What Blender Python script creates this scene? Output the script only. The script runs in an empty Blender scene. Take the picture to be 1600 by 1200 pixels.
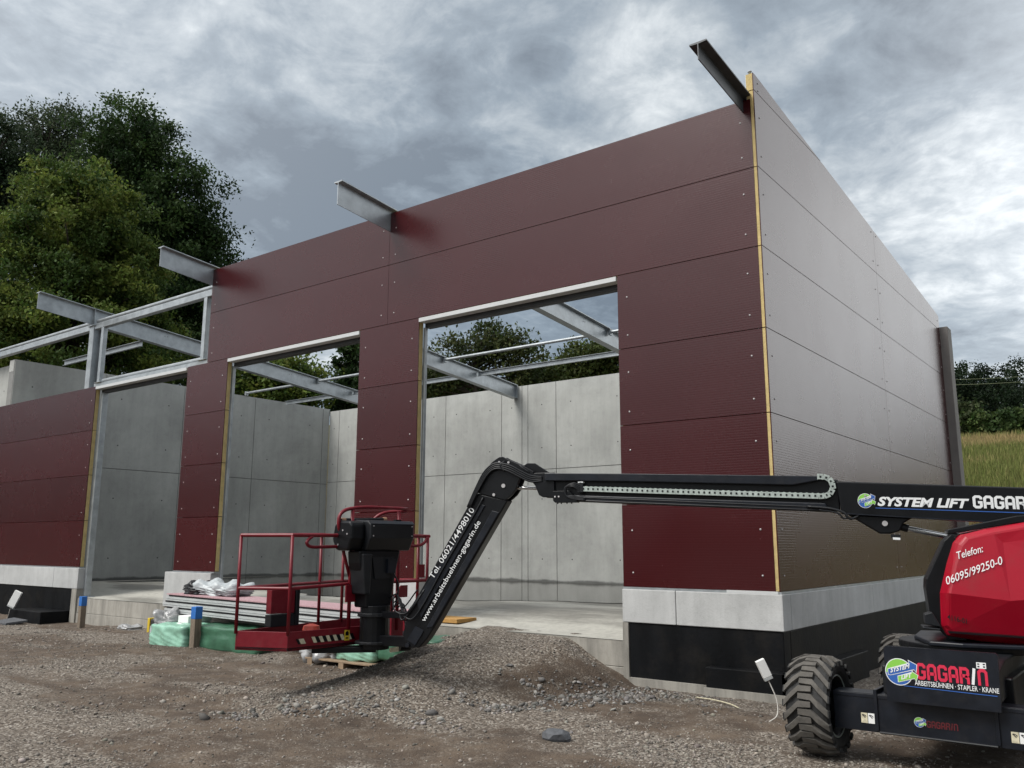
import bpy, bmesh, math, random
import numpy as np
from mathutils import Vector, Matrix

# ------------------------------------------------------------------ camera
S = bpy.context.scene
COL = S.collection
PITCH, YAW, ROLL, FPX = 0.1843, 0.6514, 0.0025, 1343.99
CAM = np.array([3.5347, -9.5092, 0.508])
fw = np.array([-math.sin(YAW)*math.cos(PITCH), math.cos(YAW)*math.cos(PITCH), math.sin(PITCH)])
_r = np.array([math.cos(YAW), math.sin(YAW), 0.0]); _u = np.cross(_r, fw)
RT = _r*math.cos(ROLL)+_u*math.sin(ROLL); UP = _u*math.cos(ROLL)-_r*math.sin(ROLL)
cd = bpy.data.cameras.new('camera'); cam = bpy.data.objects.new('camera', cd); COL.objects.link(cam)
cam.matrix_world = Matrix(((RT[0], UP[0], -fw[0], CAM[0]), (RT[1], UP[1], -fw[1], CAM[1]), (RT[2], UP[2], -fw[2], CAM[2]), (0, 0, 0, 1)))
cd.sensor_width = 36.0; cd.lens = FPX/1600*36.0; cd.clip_start = 0.05; cd.clip_end = 3000
S.camera = cam
def at(u, v, depth):                      # a point of the place, seen in direction (u, v), so many metres away
    return CAM + (fw + RT*(u-800)/FPX - UP*(v-600)/FPX)*depth
def dirv(u, v):
    d = fw + RT*(u-800)/FPX - UP*(v-600)/FPX
    return d/np.linalg.norm(d)

# ------------------------------------------------------------------ light
SUN_EL, SUN_AZ = math.radians(52), math.radians(205)   # azimuth measured from +Y towards +X
S.view_settings.view_transform = 'Standard'; S.view_settings.look = 'None'
S.view_settings.exposure = 1.15; S.view_settings.gamma = 1.0; S.view_settings.use_curve_mapping = False
sl = bpy.data.lights.new('sun', 'SUN'); sl.energy = 1.5; sl.angle = math.radians(28); sl.color = (1.0, 0.97, 0.92)
sun = bpy.data.objects.new('sun', sl); COL.objects.link(sun)
sdir = Vector((math.sin(SUN_AZ)*math.cos(SUN_EL), math.cos(SUN_AZ)*math.cos(SUN_EL), math.sin(SUN_EL)))
sun.rotation_euler = sdir.to_track_quat('Z', 'Y').to_euler()
sun.location = (0, -20, 30)

W = bpy.data.worlds.new('World'); S.world = W; W.use_nodes = True
def build_world():
    nt = W.node_tree; nt.nodes.clear(); N = nt.nodes; L = nt.links
    def nd(t, **k):
        n = N.new(t)
        for a, b in k.items(): setattr(n, a, b)
        return n
    def math_(op, a, b=None, clamp=False):
        n = nd('ShaderNodeMath', operation=op, use_clamp=clamp)
        for i, x in enumerate((a, b)):
            if x is None: continue
            if isinstance(x, (int, float)): n.inputs[i].default_value = x
            else: L.new(x, n.inputs[i])
        return n.outputs[0]
    tc = nd('ShaderNodeTexCoord'); D = tc.outputs['Generated']
    sep = nd('ShaderNodeSeparateXYZ'); L.new(D, sep.inputs[0])
    zz = math_('ADD', math_('MAXIMUM', sep.outputs[2], 0.0), 0.16)
    cx = math_('DIVIDE', sep.outputs[0], zz); cy = math_('DIVIDE', sep.outputs[1], zz)
    cmb = nd('ShaderNodeCombineXYZ'); L.new(cx, cmb.inputs[0]); L.new(cy, cmb.inputs[1])
    def noise(scale, detail, rough, dist, vec=None, w=0.0):
        n = nd('ShaderNodeTexNoise', noise_dimensions='4D')
        n.inputs['Scale'].default_value = scale; n.inputs['Detail'].default_value = detail
        n.inputs['Roughness'].default_value = rough; n.inputs['Distortion'].default_value = dist
        n.inputs['W'].default_value = w
        L.new(vec if vec else cmb.outputs[0], n.inputs['Vector']); return n.outputs['Fac']
    n1 = noise(0.95, 9, 0.60, 0.55, w=3.1)
    n2 = noise(3.4, 7, 0.58, 0.45, w=7.7)
    n3 = noise(2.1, 9, 0.6, 0.3, vec=D, w=1.3)
    def lobe(u, v, k, amp):
        d = dirv(u, v)
        n = nd('ShaderNodeVectorMath', operation='DOT_PRODUCT'); L.new(D, n.inputs[0]); n.inputs[1].default_value = tuple(d)
        # exp(-k(1-cos))
        return math_('MULTIPLY', math_('EXPONENT', math_('MULTIPLY', math_('SUBTRACT', n.outputs['Value'], 1.0), k)), amp)
    f = math_('ADD', math_('MULTIPLY', math_('SUBTRACT', n1, 0.5), 2.5), math_('MULTIPLY', math_('SUBTRACT', n2, 0.5), 1.15))
    f = math_('ADD', f, math_('MULTIPLY', math_('SUBTRACT', n3, 0.5), 0.5))
    f = math_("ADD", f, 0.24)
    n5 = noise(5.2, 8, 0.62, 1.1, w=11.3); n6 = noise(13.0, 6, 0.6, 0.8, w=2.9)
    f = math_('ADD', f, math_('MULTIPLY', math_('SUBTRACT', n5, 0.5), 0.85)); f = math_('ADD', f, math_('MULTIPLY', math_('SUBTRACT', n6, 0.5), 0.40))
    for a in LOBES: f = math_('ADD', f, lobe(*a))
    f = math_('MINIMUM', math_('MAXIMUM', f, 0.0), 1.25)
    ramp = nd('ShaderNodeValToRGB'); cr = ramp.color_ramp
    cr.elements[0].position = 0.0; cr.elements[0].color = (0.052, 0.070, 0.090, 1)
    cr.elements[1].position = 1.0; cr.elements[1].color = (0.44, 0.46, 0.47, 1)
    for p, c in ((0.28, (0.092, 0.119, 0.145)), (0.5, (0.165, 0.19, 0.210)), (0.75, (0.30, 0.32, 0.33))):
        e = cr.elements.new(p); e.color = (*c, 1)
    L.new(f, ramp.inputs[0])
    # the real sky behind the clouds
    sky = nd('ShaderNodeTexSky', sky_type='NISHITA'); sky.sun_disc = False
    sky.sun_elevation = SUN_EL; sky.sun_rotation = SUN_AZ
    # overcast sky is brighter overhead, behind the photographer and to the right, outside the picture
    v0 = nd('ShaderNodeVectorMath', operation='SCALE'); L.new(ramp.outputs[0], v0.inputs[0]); v0.inputs['Scale'].default_value = 10.0
    tex = math_('ADD', 0.62, math_('MULTIPLY', f, 0.55))
    v1 = nd('ShaderNodeVectorMath', operation='SCALE'); v1.inputs[0].default_value = (10.0, 9.85, 9.55); L.new(math_('MULTIPLY', lobe_gain(nd, L, D, math_), tex), v1.inputs['Scale'])
    vm = nd('ShaderNodeVectorMath', operation='ADD'); L.new(v0.outputs[0], vm.inputs[0]); L.new(v1.outputs[0], vm.inputs[1])
    mx = nd('ShaderNodeMix', data_type='RGBA'); mx.inputs['Factor'].default_value = 0.93
    L.new(sky.outputs[0], mx.inputs['A']); L.new(vm.outputs[0], mx.inputs['B'])
    bg = nd('ShaderNodeBackground'); bg.inputs['Strength'].default_value = 0.1
    L.new(mx.outputs['Result'], bg.inputs['Color'])
    out = nd('ShaderNodeOutputWorld'); L.new(bg.outputs[0], out.inputs['Surface'])
LOBES = [(1460, 340, 45, 0.44), (60, 40, 26, 0.26), (660, 280, 30, -0.07), (1290, 0, 60, -0.36), (1010, 30, 140, 0.12), (1560, 540, 90, 0.05)]
GAINS = [((-0.30, -0.62, 0.72), 2.6, 0.95), ((0.42, 0.86, 0.27), 13.0, 1.25)]
def lobe_gain(nd, L, D, math_):
    tot = None
    for v, k, amp in GAINS:
        v = Vector(v).normalized()
        n = nd('ShaderNodeVectorMath', operation='DOT_PRODUCT'); L.new(D, n.inputs[0]); n.inputs[1].default_value = tuple(v)
        e = math_('MULTIPLY', math_('EXPONENT', math_('MULTIPLY', math_('SUBTRACT', n.outputs['Value'], 1.0), k)), amp)
        tot = e if tot is None else math_('ADD', tot, e)
    return tot
build_world()

# ------------------------------------------------------------------ materials
MATS = {}
def new_mat(name):
    m = bpy.data.materials.new(name); m.use_nodes = True; nt = m.node_tree
    b = nt.nodes['Principled BSDF']; return m, nt, b
def mat(name, col, rough=0.5, metal=0.0, var=0.12, scale=6.0, bump=0.0, bscale=60.0, rvar=0.0, dirt=None, dscale=1.5, damt=0.0, spec=0.5, stretch=None):
    if name in MATS: return MATS[name]
    m, nt, b = new_mat(name); N = nt.nodes; L = nt.links
    tc = N.new('ShaderNodeTexCoord'); mp = N.new('ShaderNodeMapping'); L.new(tc.outputs['Object'], mp.inputs[0])
    if stretch: mp.inputs['Scale'].default_value = stretch
    n = N.new('ShaderNodeTexNoise'); n.inputs['Scale'].default_value = scale; n.inputs['Detail'].default_value = 6; n.inputs['Roughness'].default_value = 0.6
    L.new(mp.outputs[0], n.inputs['Vector'])
    r = N.new('ShaderNodeValToRGB'); r.color_ramp.elements[0].position = 0.3; r.color_ramp.elements[1].position = 0.7
    r.color_ramp.elements[0].color = (*[c*(1-var) for c in col], 1); r.color_ramp.elements[1].color = (*[min(1, c*(1+var)) for c in col], 1)
    L.new(n.outputs['Fac'], r.inputs[0]); colo = r.outputs[0]
    if dirt:
        n2 = N.new('ShaderNodeTexNoise'); n2.inputs['Scale'].default_value = dscale; n2.inputs['Detail'].default_value = 9; n2.inputs['Roughness'].default_value = 0.68
        L.new(tc.outputs['Object'], n2.inputs['Vector'])
        rr = N.new('ShaderNodeValToRGB'); rr.color_ramp.elements[0].position = 0.50; rr.color_ramp.elements[1].position = 0.72
        rr.color_ramp.elements[0].color = (0, 0, 0, 1); rr.color_ramp.elements[1].color = (damt, damt, damt, 1)
        L.new(n2.outputs['Fac'], rr.inputs[0])
        mx = N.new('ShaderNodeMix'); mx.data_type = 'RGBA'; L.new(rr.outputs[0], mx.inputs['Factor']); L.new(colo, mx.inputs['A']); mx.inputs['B'].default_value = (*dirt, 1)
        colo = mx.outputs['Result']
    L.new(colo, b.inputs['Base Color'])
    b.inputs['Roughness'].default_value = rough; b.inputs['Metallic'].default_value = metal
    b.inputs['Specular IOR Level'].default_value = spec
    if rvar:
        mr = N.new('ShaderNodeMapRange'); mr.inputs['To Min'].default_value = max(0.02, rough-rvar); mr.inputs['To Max'].default_value = rough+rvar
        L.new(n.outputs['Fac'], mr.inputs['Value']); L.new(mr.outputs[0], b.inputs['Roughness'])
    if bump:
        nb = N.new('ShaderNodeTexNoise'); nb.inputs['Scale'].default_value = bscale; nb.inputs['Detail'].default_value = 4
        L.new(tc.outputs['Object'], nb.inputs['Vector'])
        bp = N.new('ShaderNodeBump'); bp.inputs['Strength'].default_value = bump; bp.inputs['Distance'].default_value = 0.02
        L.new(nb.outputs['Fac'], bp.inputs['Height']); L.new(bp.outputs[0], b.inputs['Normal'])
    MATS[name] = m; return m

def concrete(name, col, stain_z=None, streak=0.14):
    m, nt, b = new_mat(name); N = nt.nodes; L = nt.links
    tc = N.new('ShaderNodeTexCoord')
    def noise(s, d, r, sc=(1, 1, 1), dist=0.0):
        mp = N.new('ShaderNodeMapping'); mp.inputs['Scale'].default_value = sc; L.new(tc.outputs['Object'], mp.inputs[0])
        n = N.new('ShaderNodeTexNoise'); n.inputs['Scale'].default_value = s; n.inputs['Detail'].default_value = d; n.inputs['Roughness'].default_value = r; n.inputs['Distortion'].default_value = dist
        L.new(mp.outputs[0], n.inputs['Vector']); return n.outputs['Fac']
    def ramp(x, p0, p1, c0, c1):
        r = N.new('ShaderNodeValToRGB'); r.color_ramp.elements[0].position = p0; r.color_ramp.elements[1].position = p1
        r.color_ramp.elements[0].color = (*c0, 1) if isinstance(c0, tuple) else (c0, c0, c0, 1); r.color_ramp.elements[1].color = (*c1, 1) if isinstance(c1, tuple) else (c1, c1, c1, 1)
        L.new(x, r.inputs[0]); return r.outputs[0]
    def mul(a, bb):
        mx = N.new('ShaderNodeMix'); mx.data_type = 'RGBA'; mx.blend_type = 'MULTIPLY'; mx.inputs['Factor'].default_value = 1.0
        L.new(a, mx.inputs['A']); L.new(bb, mx.inputs['B']); return mx.outputs['Result']
    c = ramp(noise(0.55, 8, 0.62, dist=0.4), 0.3, 0.72, tuple(x*0.76 for x in col), tuple(x*1.18 for x in col))
    c = mul(c, ramp(noise(2.2, 7, 0.7, (1.6, 1.6, 0.22)), 0.32, 0.62, 1-streak, 1.0))
    c = mul(c, ramp(noise(7.0, 6, 0.75), 0.28, 0.50, 0.88, 1.0))
    c = mul(c, ramp(noise(46, 3, 0.6), 0.22, 0.36, 0.72, 1.0))
    rough = 0.75
    if stain_z is not None:
        sp = N.new('ShaderNodeSeparateXYZ'); L.new(tc.outputs['Object'], sp.inputs[0])
        n = noise(1.3, 5, 0.6); mm = N.new('ShaderNodeMath'); mm.operation = 'MULTIPLY_ADD'; L.new(n, mm.inputs[0]); mm.inputs[1].default_value = -0.20; L.new(sp.outputs[2], mm.inputs[2])
        c = mul(c, ramp(mm.outputs[0], 0.5, 0.52, 1, 1))
        mr = N.new('ShaderNodeMapRange'); mr.inputs['From Min'].default_value = stain_z-0.10; mr.inputs['From Max'].default_value = stain_z-0.05; mr.inputs['To Min'].default_value = 0.30; mr.inputs['To Max'].default_value = 1.0
        L.new(mm.outputs[0], mr.inputs['Value'])
        cc = N.new('ShaderNodeCombineColor')
        for i in range(3): L.new(mr.outputs[0], cc.inputs[i])
        c = mul(c, cc.outputs[0])
    L.new(c, b.inputs['Base Color']); b.inputs['Roughness'].default_value = rough
    bp = N.new('ShaderNodeBump'); bp.inputs['Strength'].default_value = 0.25; bp.inputs['Distance'].default_value = 0.01
    L.new(noise(40, 5, 0.7), bp.inputs['Height']); L.new(bp.outputs[0], b.inputs['Normal'])
    return m

M_CONC = concrete('concrete', (0.40, 0.405, 0.385), stain_z=-0.455)
M_PLINTH = concrete('plinth_concrete', (0.47, 0.475, 0.47), streak=0.18)
M_SLABF = concrete('slab_edge_concrete', (0.36, 0.34, 0.30), streak=0.5)
M_GAP = mat('dark_gap', (0.05, 0.05, 0.05), 0.9)
M_JOINT = mat('wall_joint', (0.20, 0.20, 0.195), 0.9)
M_RED = mat('panel_red', (0.039, 0.0024, 0.0036), 0.27, var=0.06, scale=0.9, rvar=0.04, spec=0.45)
def _cladding(m):
    nt = m.node_tree; N = nt.nodes; L = nt.links; b = N['Principled BSDF']
    oi = N.new('ShaderNodeObjectInfo'); mr = N.new('ShaderNodeMapRange'); mr.inputs['To Min'].default_value = 0.88; mr.inputs['To Max'].default_value = 1.12; L.new(oi.outputs['Random'], mr.inputs['Value'])
    src = b.inputs['Base Color'].links[0].from_socket
    vm = N.new('ShaderNodeVectorMath'); vm.operation = 'SCALE'; L.new(src, vm.inputs[0]); L.new(mr.outputs[0], vm.inputs['Scale']); L.new(vm.outputs[0], b.inputs['Base Color'])
    tc = N.new('ShaderNodeTexCoord'); mp = N.new('ShaderNodeMapping'); mp.inputs['Scale'].default_value = (0.5, 0.5, 1.6); L.new(tc.outputs['Object'], mp.inputs[0])
    n = N.new('ShaderNodeTexNoise'); n.inputs['Scale'].default_value = 1.1; n.inputs['Detail'].default_value = 0; L.new(mp.outputs[0], n.inputs['Vector'])
    bp = N.new('ShaderNodeBump'); bp.inputs['Strength'].default_value = 0.25; bp.inputs['Distance'].default_value = 0.012; L.new(n.outputs['Fac'], bp.inputs['Height']); L.new(bp.outputs[0], b.inputs['Normal'])
_cladding(M_RED)
M_FOAM = mat('foam_yellow', (0.50, 0.385, 0.17), 0.9, var=0.18, scale=9, bump=0.3, bscale=90)
M_GALV = mat('galvanised_steel', (0.36, 0.385, 0.40), 0.42, metal=0.55, var=0.2, scale=5, rvar=0.1, dirt=(0.22, 0.24, 0.25), dscale=3, damt=0.5)
M_TRIM = mat('white_trim', (0.52, 0.53, 0.53), 0.4, var=0.04)
M_SCREW = mat('screw_steel', (0.48, 0.46, 0.46), 0.4, metal=0.5)
M_TAR = mat('bitumen_black', (0.006, 0.0065, 0.0075), 0.55, spec=0.10, var=0.5, scale=2.5, rvar=0.15, bump=0.12, bscale=20, stretch=(1, 1, 0.3), dirt=(0.024, 0.021, 0.018), dscale=1.8, damt=0.55)
M_BLK = mat('lift_black', (0.0035, 0.004, 0.0052), 0.36, var=0.25, scale=5, rvar=0.1, spec=0.28)
M_BLK2 = mat('lift_black_satin', (0.009, 0.010, 0.012), 0.42, var=0.2, scale=8, rvar=0.1, spec=0.35)
M_NAVY = mat('lift_dark_blue', (0.007, 0.009, 0.014), 0.36, var=0.3, scale=7, rvar=0.1, dirt=(0.035, 0.032, 0.03), dscale=9, damt=0.3, spec=0.35)
M_LRED = mat('lift_red', (0.31, 0.0032, 0.016), 0.34, spec=0.35, var=0.08, scale=2, rvar=0.06, dirt=(0.20, 0.03, 0.03), dscale=3.5, damt=0.5)
M_BRED = mat('basket_red', (0.155, 0.0040, 0.012), 0.42, spec=0.4, var=0.2, scale=9, rvar=0.08, dirt=(0.07, 0.03, 0.028), dscale=9, damt=0.5)
M_RUB = mat('tyre_rubber', (0.016, 0.016, 0.016), 0.75, var=0.3, scale=12)
M_LUG = mat('tyre_dusty_lug', (0.088, 0.081, 0.072), 0.9, var=0.3, scale=14, dirt=(0.08, 0.072, 0.06), dscale=8, damt=0.8)
M_WHITE = mat('decal_white', (0.72, 0.73, 0.73), 0.45, var=0.02)
M_DRED = mat('decal_red', (0.58, 0.02, 0.06), 0.45, var=0.02)
M_DBLU = mat('decal_blue', (0.025, 0.10, 0.36), 0.45, var=0.02)
M_DGRN = mat('decal_green', (0.22, 0.52, 0.07), 0.45, var=0.02)
M_CHAIN = mat('chain_grey', (0.38, 0.43, 0.40), 0.45, metal=0.2, var=0.25, scale=30)
M_CHROME = mat('chrome', (0.6, 0.6, 0.6), 0.15, metal=1.0)
M_YEL = mat('warning_yellow', (0.60, 0.43, 0.03), 0.5)
M_CREAM = mat('decal_cream', (0.55, 0.50, 0.36), 0.6, var=0.3, scale=30)
M_GWRAP = mat('green_foil', (0.25, 0.46, 0.35), 0.28, var=0.15, scale=6, bump=0.5, bscale=9, rvar=0.1)
M_GWRAPD = mat('green_foil_shaded', (0.045, 0.125, 0.075), 0.35, var=0.25, scale=5, bump=0.5, bscale=7, rvar=0.1)  # same foil darkened, shade on the bale bodies painted in; folded ends stay lighter
M_BAG = mat('clear_bag', (0.28, 0.28, 0.28), 0.2, var=0.35, scale=9, bump=0.6, bscale=14)
M_WBAG = mat('white_bag', (0.42, 0.45, 0.46), 0.4, var=0.15, scale=9, bump=0.5, bscale=14)
M_WOOD = mat('grey_wood', (0.17, 0.135, 0.10), 0.85, var=0.35, scale=6, bump=0.3, bscale=40, stretch=(6, 6, 0.6))
M_PALLET = mat('pallet_wood', (0.24, 0.17, 0.11), 0.85, var=0.3, scale=8)
M_BLUE = mat('post_blue', (0.02, 0.13, 0.42), 0.6, var=0.15)
M_PINK = mat('pink_film', (0.42, 0.26, 0.28), 0.5, var=0.25, scale=30)
M_PSKIN = mat('panel_grey_skin', (0.50, 0.52, 0.52), 0.35, metal=0.2, var=0.1)
M_PDARK = mat('dark_fill', (0.02, 0.02, 0.022), 0.6)
M_PAPER = mat('white_paper', (0.75, 0.75, 0.73), 0.7, var=0.03)
M_BARK = mat('bark', (0.045, 0.035, 0.027), 0.95, var=0.3, scale=8)
M_ROCK = mat('dark_rock', (0.075, 0.078, 0.085), 0.85, var=0.35, scale=14, bump=0.4, bscale=25)
M_LINT = mat('lintel_shaded_steel', (0.045, 0.047, 0.05), 0.5, metal=0.3, var=0.2)  # shade under the door heads is put into this dark colour
M_OCHRE = mat('ochre_board', (0.38, 0.21, 0.06), 0.8, var=0.2)

# ------------------------------------------------------------------ mesh helpers
def props(o, label=None, cat=None, group=None, kind=None):
    for k, v in (('label', label), ('category', cat), ('group', group), ('kind', kind)):
        if v: o[k] = v
    return o
def empty(name, loc, label, cat, group=None):
    o = bpy.data.objects.new(name, None); COL.objects.link(o); o.location = loc; o.empty_display_size = 0.3
    return props(o, label, cat, group)
def link(name, me, parent=None, bevel=0.0, smooth=False):
    o = bpy.data.objects.new(name, me); COL.objects.link(o)
    if parent:
        o.parent = parent
        p = parent; off = Vector((0, 0, 0))
        while p: off += Vector(p.location); p = p.parent
        o.location = -off                      # all meshes are written in world coordinates
    if bevel:
        b = o.modifiers.new('bevel', 'BEVEL'); b.width = bevel; b.segments = 2; b.limit_method = 'ANGLE'; b.angle_limit = math.radians(35)
    if smooth:
        me.polygons.foreach_set('use_smooth', [True]*len(me.polygons))
    return o
class MB:
    def __init__(s): s.v = []; s.f = []; s.m = []; s.mats = []
    def mi(s, m):
        if m not in s.mats: s.mats.append(m)
        return s.mats.index(m)
    def add(s, vs, fs, m):
        k = len(s.v); s.v += [tuple(map(float, x)) for x in vs]; i = s.mi(m)
        for f in fs: s.f.append(tuple(k+a for a in f)); s.m.append(i)
    def box(s, a, b, m, M=None):
        x0, y0, z0 = a; x1, y1, z1 = b
        vs = [(x0, y0, z0), (x1, y0, z0), (x1, y1, z0), (x0, y1, z0), (x0, y0, z1), (x1, y0, z1), (x1, y1, z1), (x0, y1, z1)]
        if M is not None: vs = [tuple(M @ Vector(v)) for v in vs]
        s.add(vs, [(0, 3, 2, 1), (4, 5, 6, 7), (0, 1, 5, 4), (1, 2, 6, 5), (2, 3, 7, 6), (3, 0, 4, 7)], m)
    def prism(s, pts, vec, m):                   # pts: 3D polygon, extruded by vec
        n = len(pts); vec = np.array(vec, float); P = [np.array(p, float) for p in pts]
        s.add(P+[p+vec for p in P], [tuple(range(n-1, -1, -1)), tuple(range(n, 2*n))]+[(i, (i+1) % n, n+(i+1) % n, n+i) for i in range(n)], m)
    def tube(s, path, r, m, seg=8, closed=False, caps=True):
        P = [Vector(p) for p in path]; n = len(P); rings = []
        rr = r if isinstance(r, (list, tuple)) else [r]*n
        prev = None
        for i, p in enumerate(P):
            if closed: t = (P[(i+1) % n]-P[i-1])
            else: t = (P[min(i+1, n-1)]-P[max(i-1, 0)])
            t.normalize()
            a = prev if prev is not None else (Vector((0, 0, 1)) if abs(t.z) < 0.9 else Vector((1, 0, 0)))
            a = (a-t*a.dot(t)).normalized(); b = t.cross(a); prev = a
            rings.append([p+(a*math.cos(2*math.pi*k/seg)+b*math.sin(2*math.pi*k/seg))*rr[i] for k in range(seg)])
        vs = [tuple(v) for ring in rings for v in ring]; fs = []
        for i in range(n if closed else n-1):
            j = (i+1) % n
            for k in range(seg): fs.append((i*seg+k, i*seg+(k+1) % seg, j*seg+(k+1) % seg, j*seg+k))
        if caps and not closed: fs += [tuple(range(seg-1, -1, -1)), tuple((n-1)*seg+k for k in range(seg))]
        s.add(vs, fs, m)
    def build(s, name, parent=None, bevel=0.0, smooth=False, label=None):
        me = bpy.data.meshes.new(name); me.from_pydata(s.v, [], s.f)
        for m in s.mats: me.materials.append(m)
        me.polygons.foreach_set('material_index', s.m)
        bm = bmesh.new(); bm.from_mesh(me); bmesh.ops.recalc_face_normals(bm, faces=bm.faces); bm.to_mesh(me); bm.free()
        o = link(name, me, parent, bevel, smooth)
        if label: o['label'] = label
        return o
def arrays_mesh(name, verts, faces, mats, cols=None, smooth=False, mi=None):
    me = bpy.data.meshes.new(name); nv = len(verts); nf, k = faces.shape
    me.vertices.add(nv); me.vertices.foreach_set('co', np.ascontiguousarray(verts, np.float32).ravel())
    me.loops.add(nf*k); me.loops.foreach_set('vertex_index', np.ascontiguousarray(faces, np.int32).ravel())
    me.polygons.add(nf); me.polygons.foreach_set('loop_start', np.arange(0, nf*k, k, dtype=np.int32))
    me.polygons.foreach_set('loop_total', np.full(nf, k, np.int32))
    if smooth: me.polygons.foreach_set('use_smooth', np.ones(nf, bool))
    for m in mats: me.materials.append(m)
    if mi is not None: me.polygons.foreach_set('material_index', np.ascontiguousarray(mi, np.int32))
    if cols is not None:
        a = me.color_attributes.new('Col', 'FLOAT_COLOR', 'POINT')
        c4 = np.ones((nv, 4), np.float32); c4[:, :cols.shape[1]] = cols; a.data.foreach_set('color', c4.ravel())
    me.update(calc_edges=True); me.validate()
    return me
def smooth_path(pts, n=6):
    P = [np.array(p, float) for p in pts]; P = [2*P[0]-P[1]]+P+[2*P[-1]-P[-2]]; out = []
    for i in range(1, len(P)-2):
        for k in range(n):
            t = k/n; a, b, c, d = P[i-1:i+3]
            out.append(0.5*((2*b)+(-a+c)*t+(2*a-5*b+4*c-d)*t*t+(-a+3*b-3*c+d)*t**3))
    out.append(P[-2]); return out
# numpy value noise
def vnoise(x, y, seed=0):
    def h(i, j):
        n = (i*374761393+j*668265263+seed*974634777) & 0x7fffffff
        n = ((n ^ (n >> 13))*1274126177) & 0x7fffffff
        return ((n ^ (n >> 16)) & 0xffff)/65535.0
    xi = np.floor(x).astype(np.int64); yi = np.floor(y).astype(np.int64); fx = x-xi; fy = y-yi
    fx = fx*fx*(3-2*fx); fy = fy*fy*(3-2*fy)
    return (h(xi, yi)*(1-fx)+h(xi+1, yi)*fx)*(1-fy)+(h(xi, yi+1)*(1-fx)+h(xi+1, yi+1)*fx)*fy
def fbm(x, y, oct=4, seed=0):
    t = 0; a = 0.5; f = 1.0
    for o in range(oct): t = t+a*vnoise(x*f, y*f, seed+o); a *= 0.5; f *= 2.03
    return t/(1-0.5**oct)
def sstep(a, b, x):
    t = np.clip((x-a)/(b-a), 0, 1); return t*t*(3-2*t)

# ------------------------------------------------------------------ ground
GZ = -1.15
def ramp_h(x, y):
    yy = np.clip(-y, -0.3, 6)
    prof = 0.50*(1-sstep(-0.4, 4.6, yy)**0.8)
    xl = -5.45+0.25*np.clip(yy-0.8, 0, 4); xr = np.interp(yy, [0, 0.5, 2, 4], [-1.75, -1.65, -2.2, -2.5])
    n = (fbm(x*1.6, y*1.6, 3, 5)-0.5)*0.5
    a = sstep(0, 1.15, x-xl+n*0.6); b = sstep(0, 1.05, xr-x+n)
    return prof*a*b*np.where(y < 0.3, 1, 0)
def terrain(x, y):
    h = np.full_like(x, GZ)
    h = h+ramp_h(x, y)
    d = np.maximum(y-13.5, 0)*(1-sstep(6, 30, x))
    fld = 0.168*np.minimum(d, 68)+0.14*np.maximum(d-86, 0)+0.3*(fbm(x*0.05, y*0.05, 3, 9)-0.5)*np.minimum(d*0.3, 3); fld = np.minimum(fld, 60)
    fld = np.where(d > 150, fld+0, fld)
    plate = np.where(((y > 10.4) & (y < 55) & (x < -1.5-0.2*(y-10.4))) | ((x < -21.0) & (y > 0.8)), 5.75, 0)
    h = h+np.maximum(fld, plate)
    return h
def gmask(x, y):     # how much light gravel covers the brown dirt
    g = sstep(0.44, 0.62, fbm(x*0.40+3, y*0.75+1, 5, 21))
    xr = np.interp(np.clip(-y, 0, 6), [0, 0.5, 2, 4], [-1.75, -1.65, -2.2, -2.5])+0.5*(fbm(x*1.3, y*1.3, 3, 14)-0.5)
    rampc = sstep(0.03, 0.16, ramp_h(x, y))*sstep(0.50, 1.10, xr-x)
    near = sstep(-3.6, -5.6, y+0.15*x*0.3)
    return np.clip(np.maximum(g*0.75, np.maximum(rampc, near*(0.06+0.72*g))), 0, 1)
def axis_pts(lo, hi, step, far):
    a = list(np.arange(lo, hi+step/2, step)); w = step; x = hi
    while x < far: w *= 1.22; x += w; a.append(x)
    w = step; x = lo
    while x > -far: w *= 1.22; x -= w; a.insert(0, x)
    return np.array(a)
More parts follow.
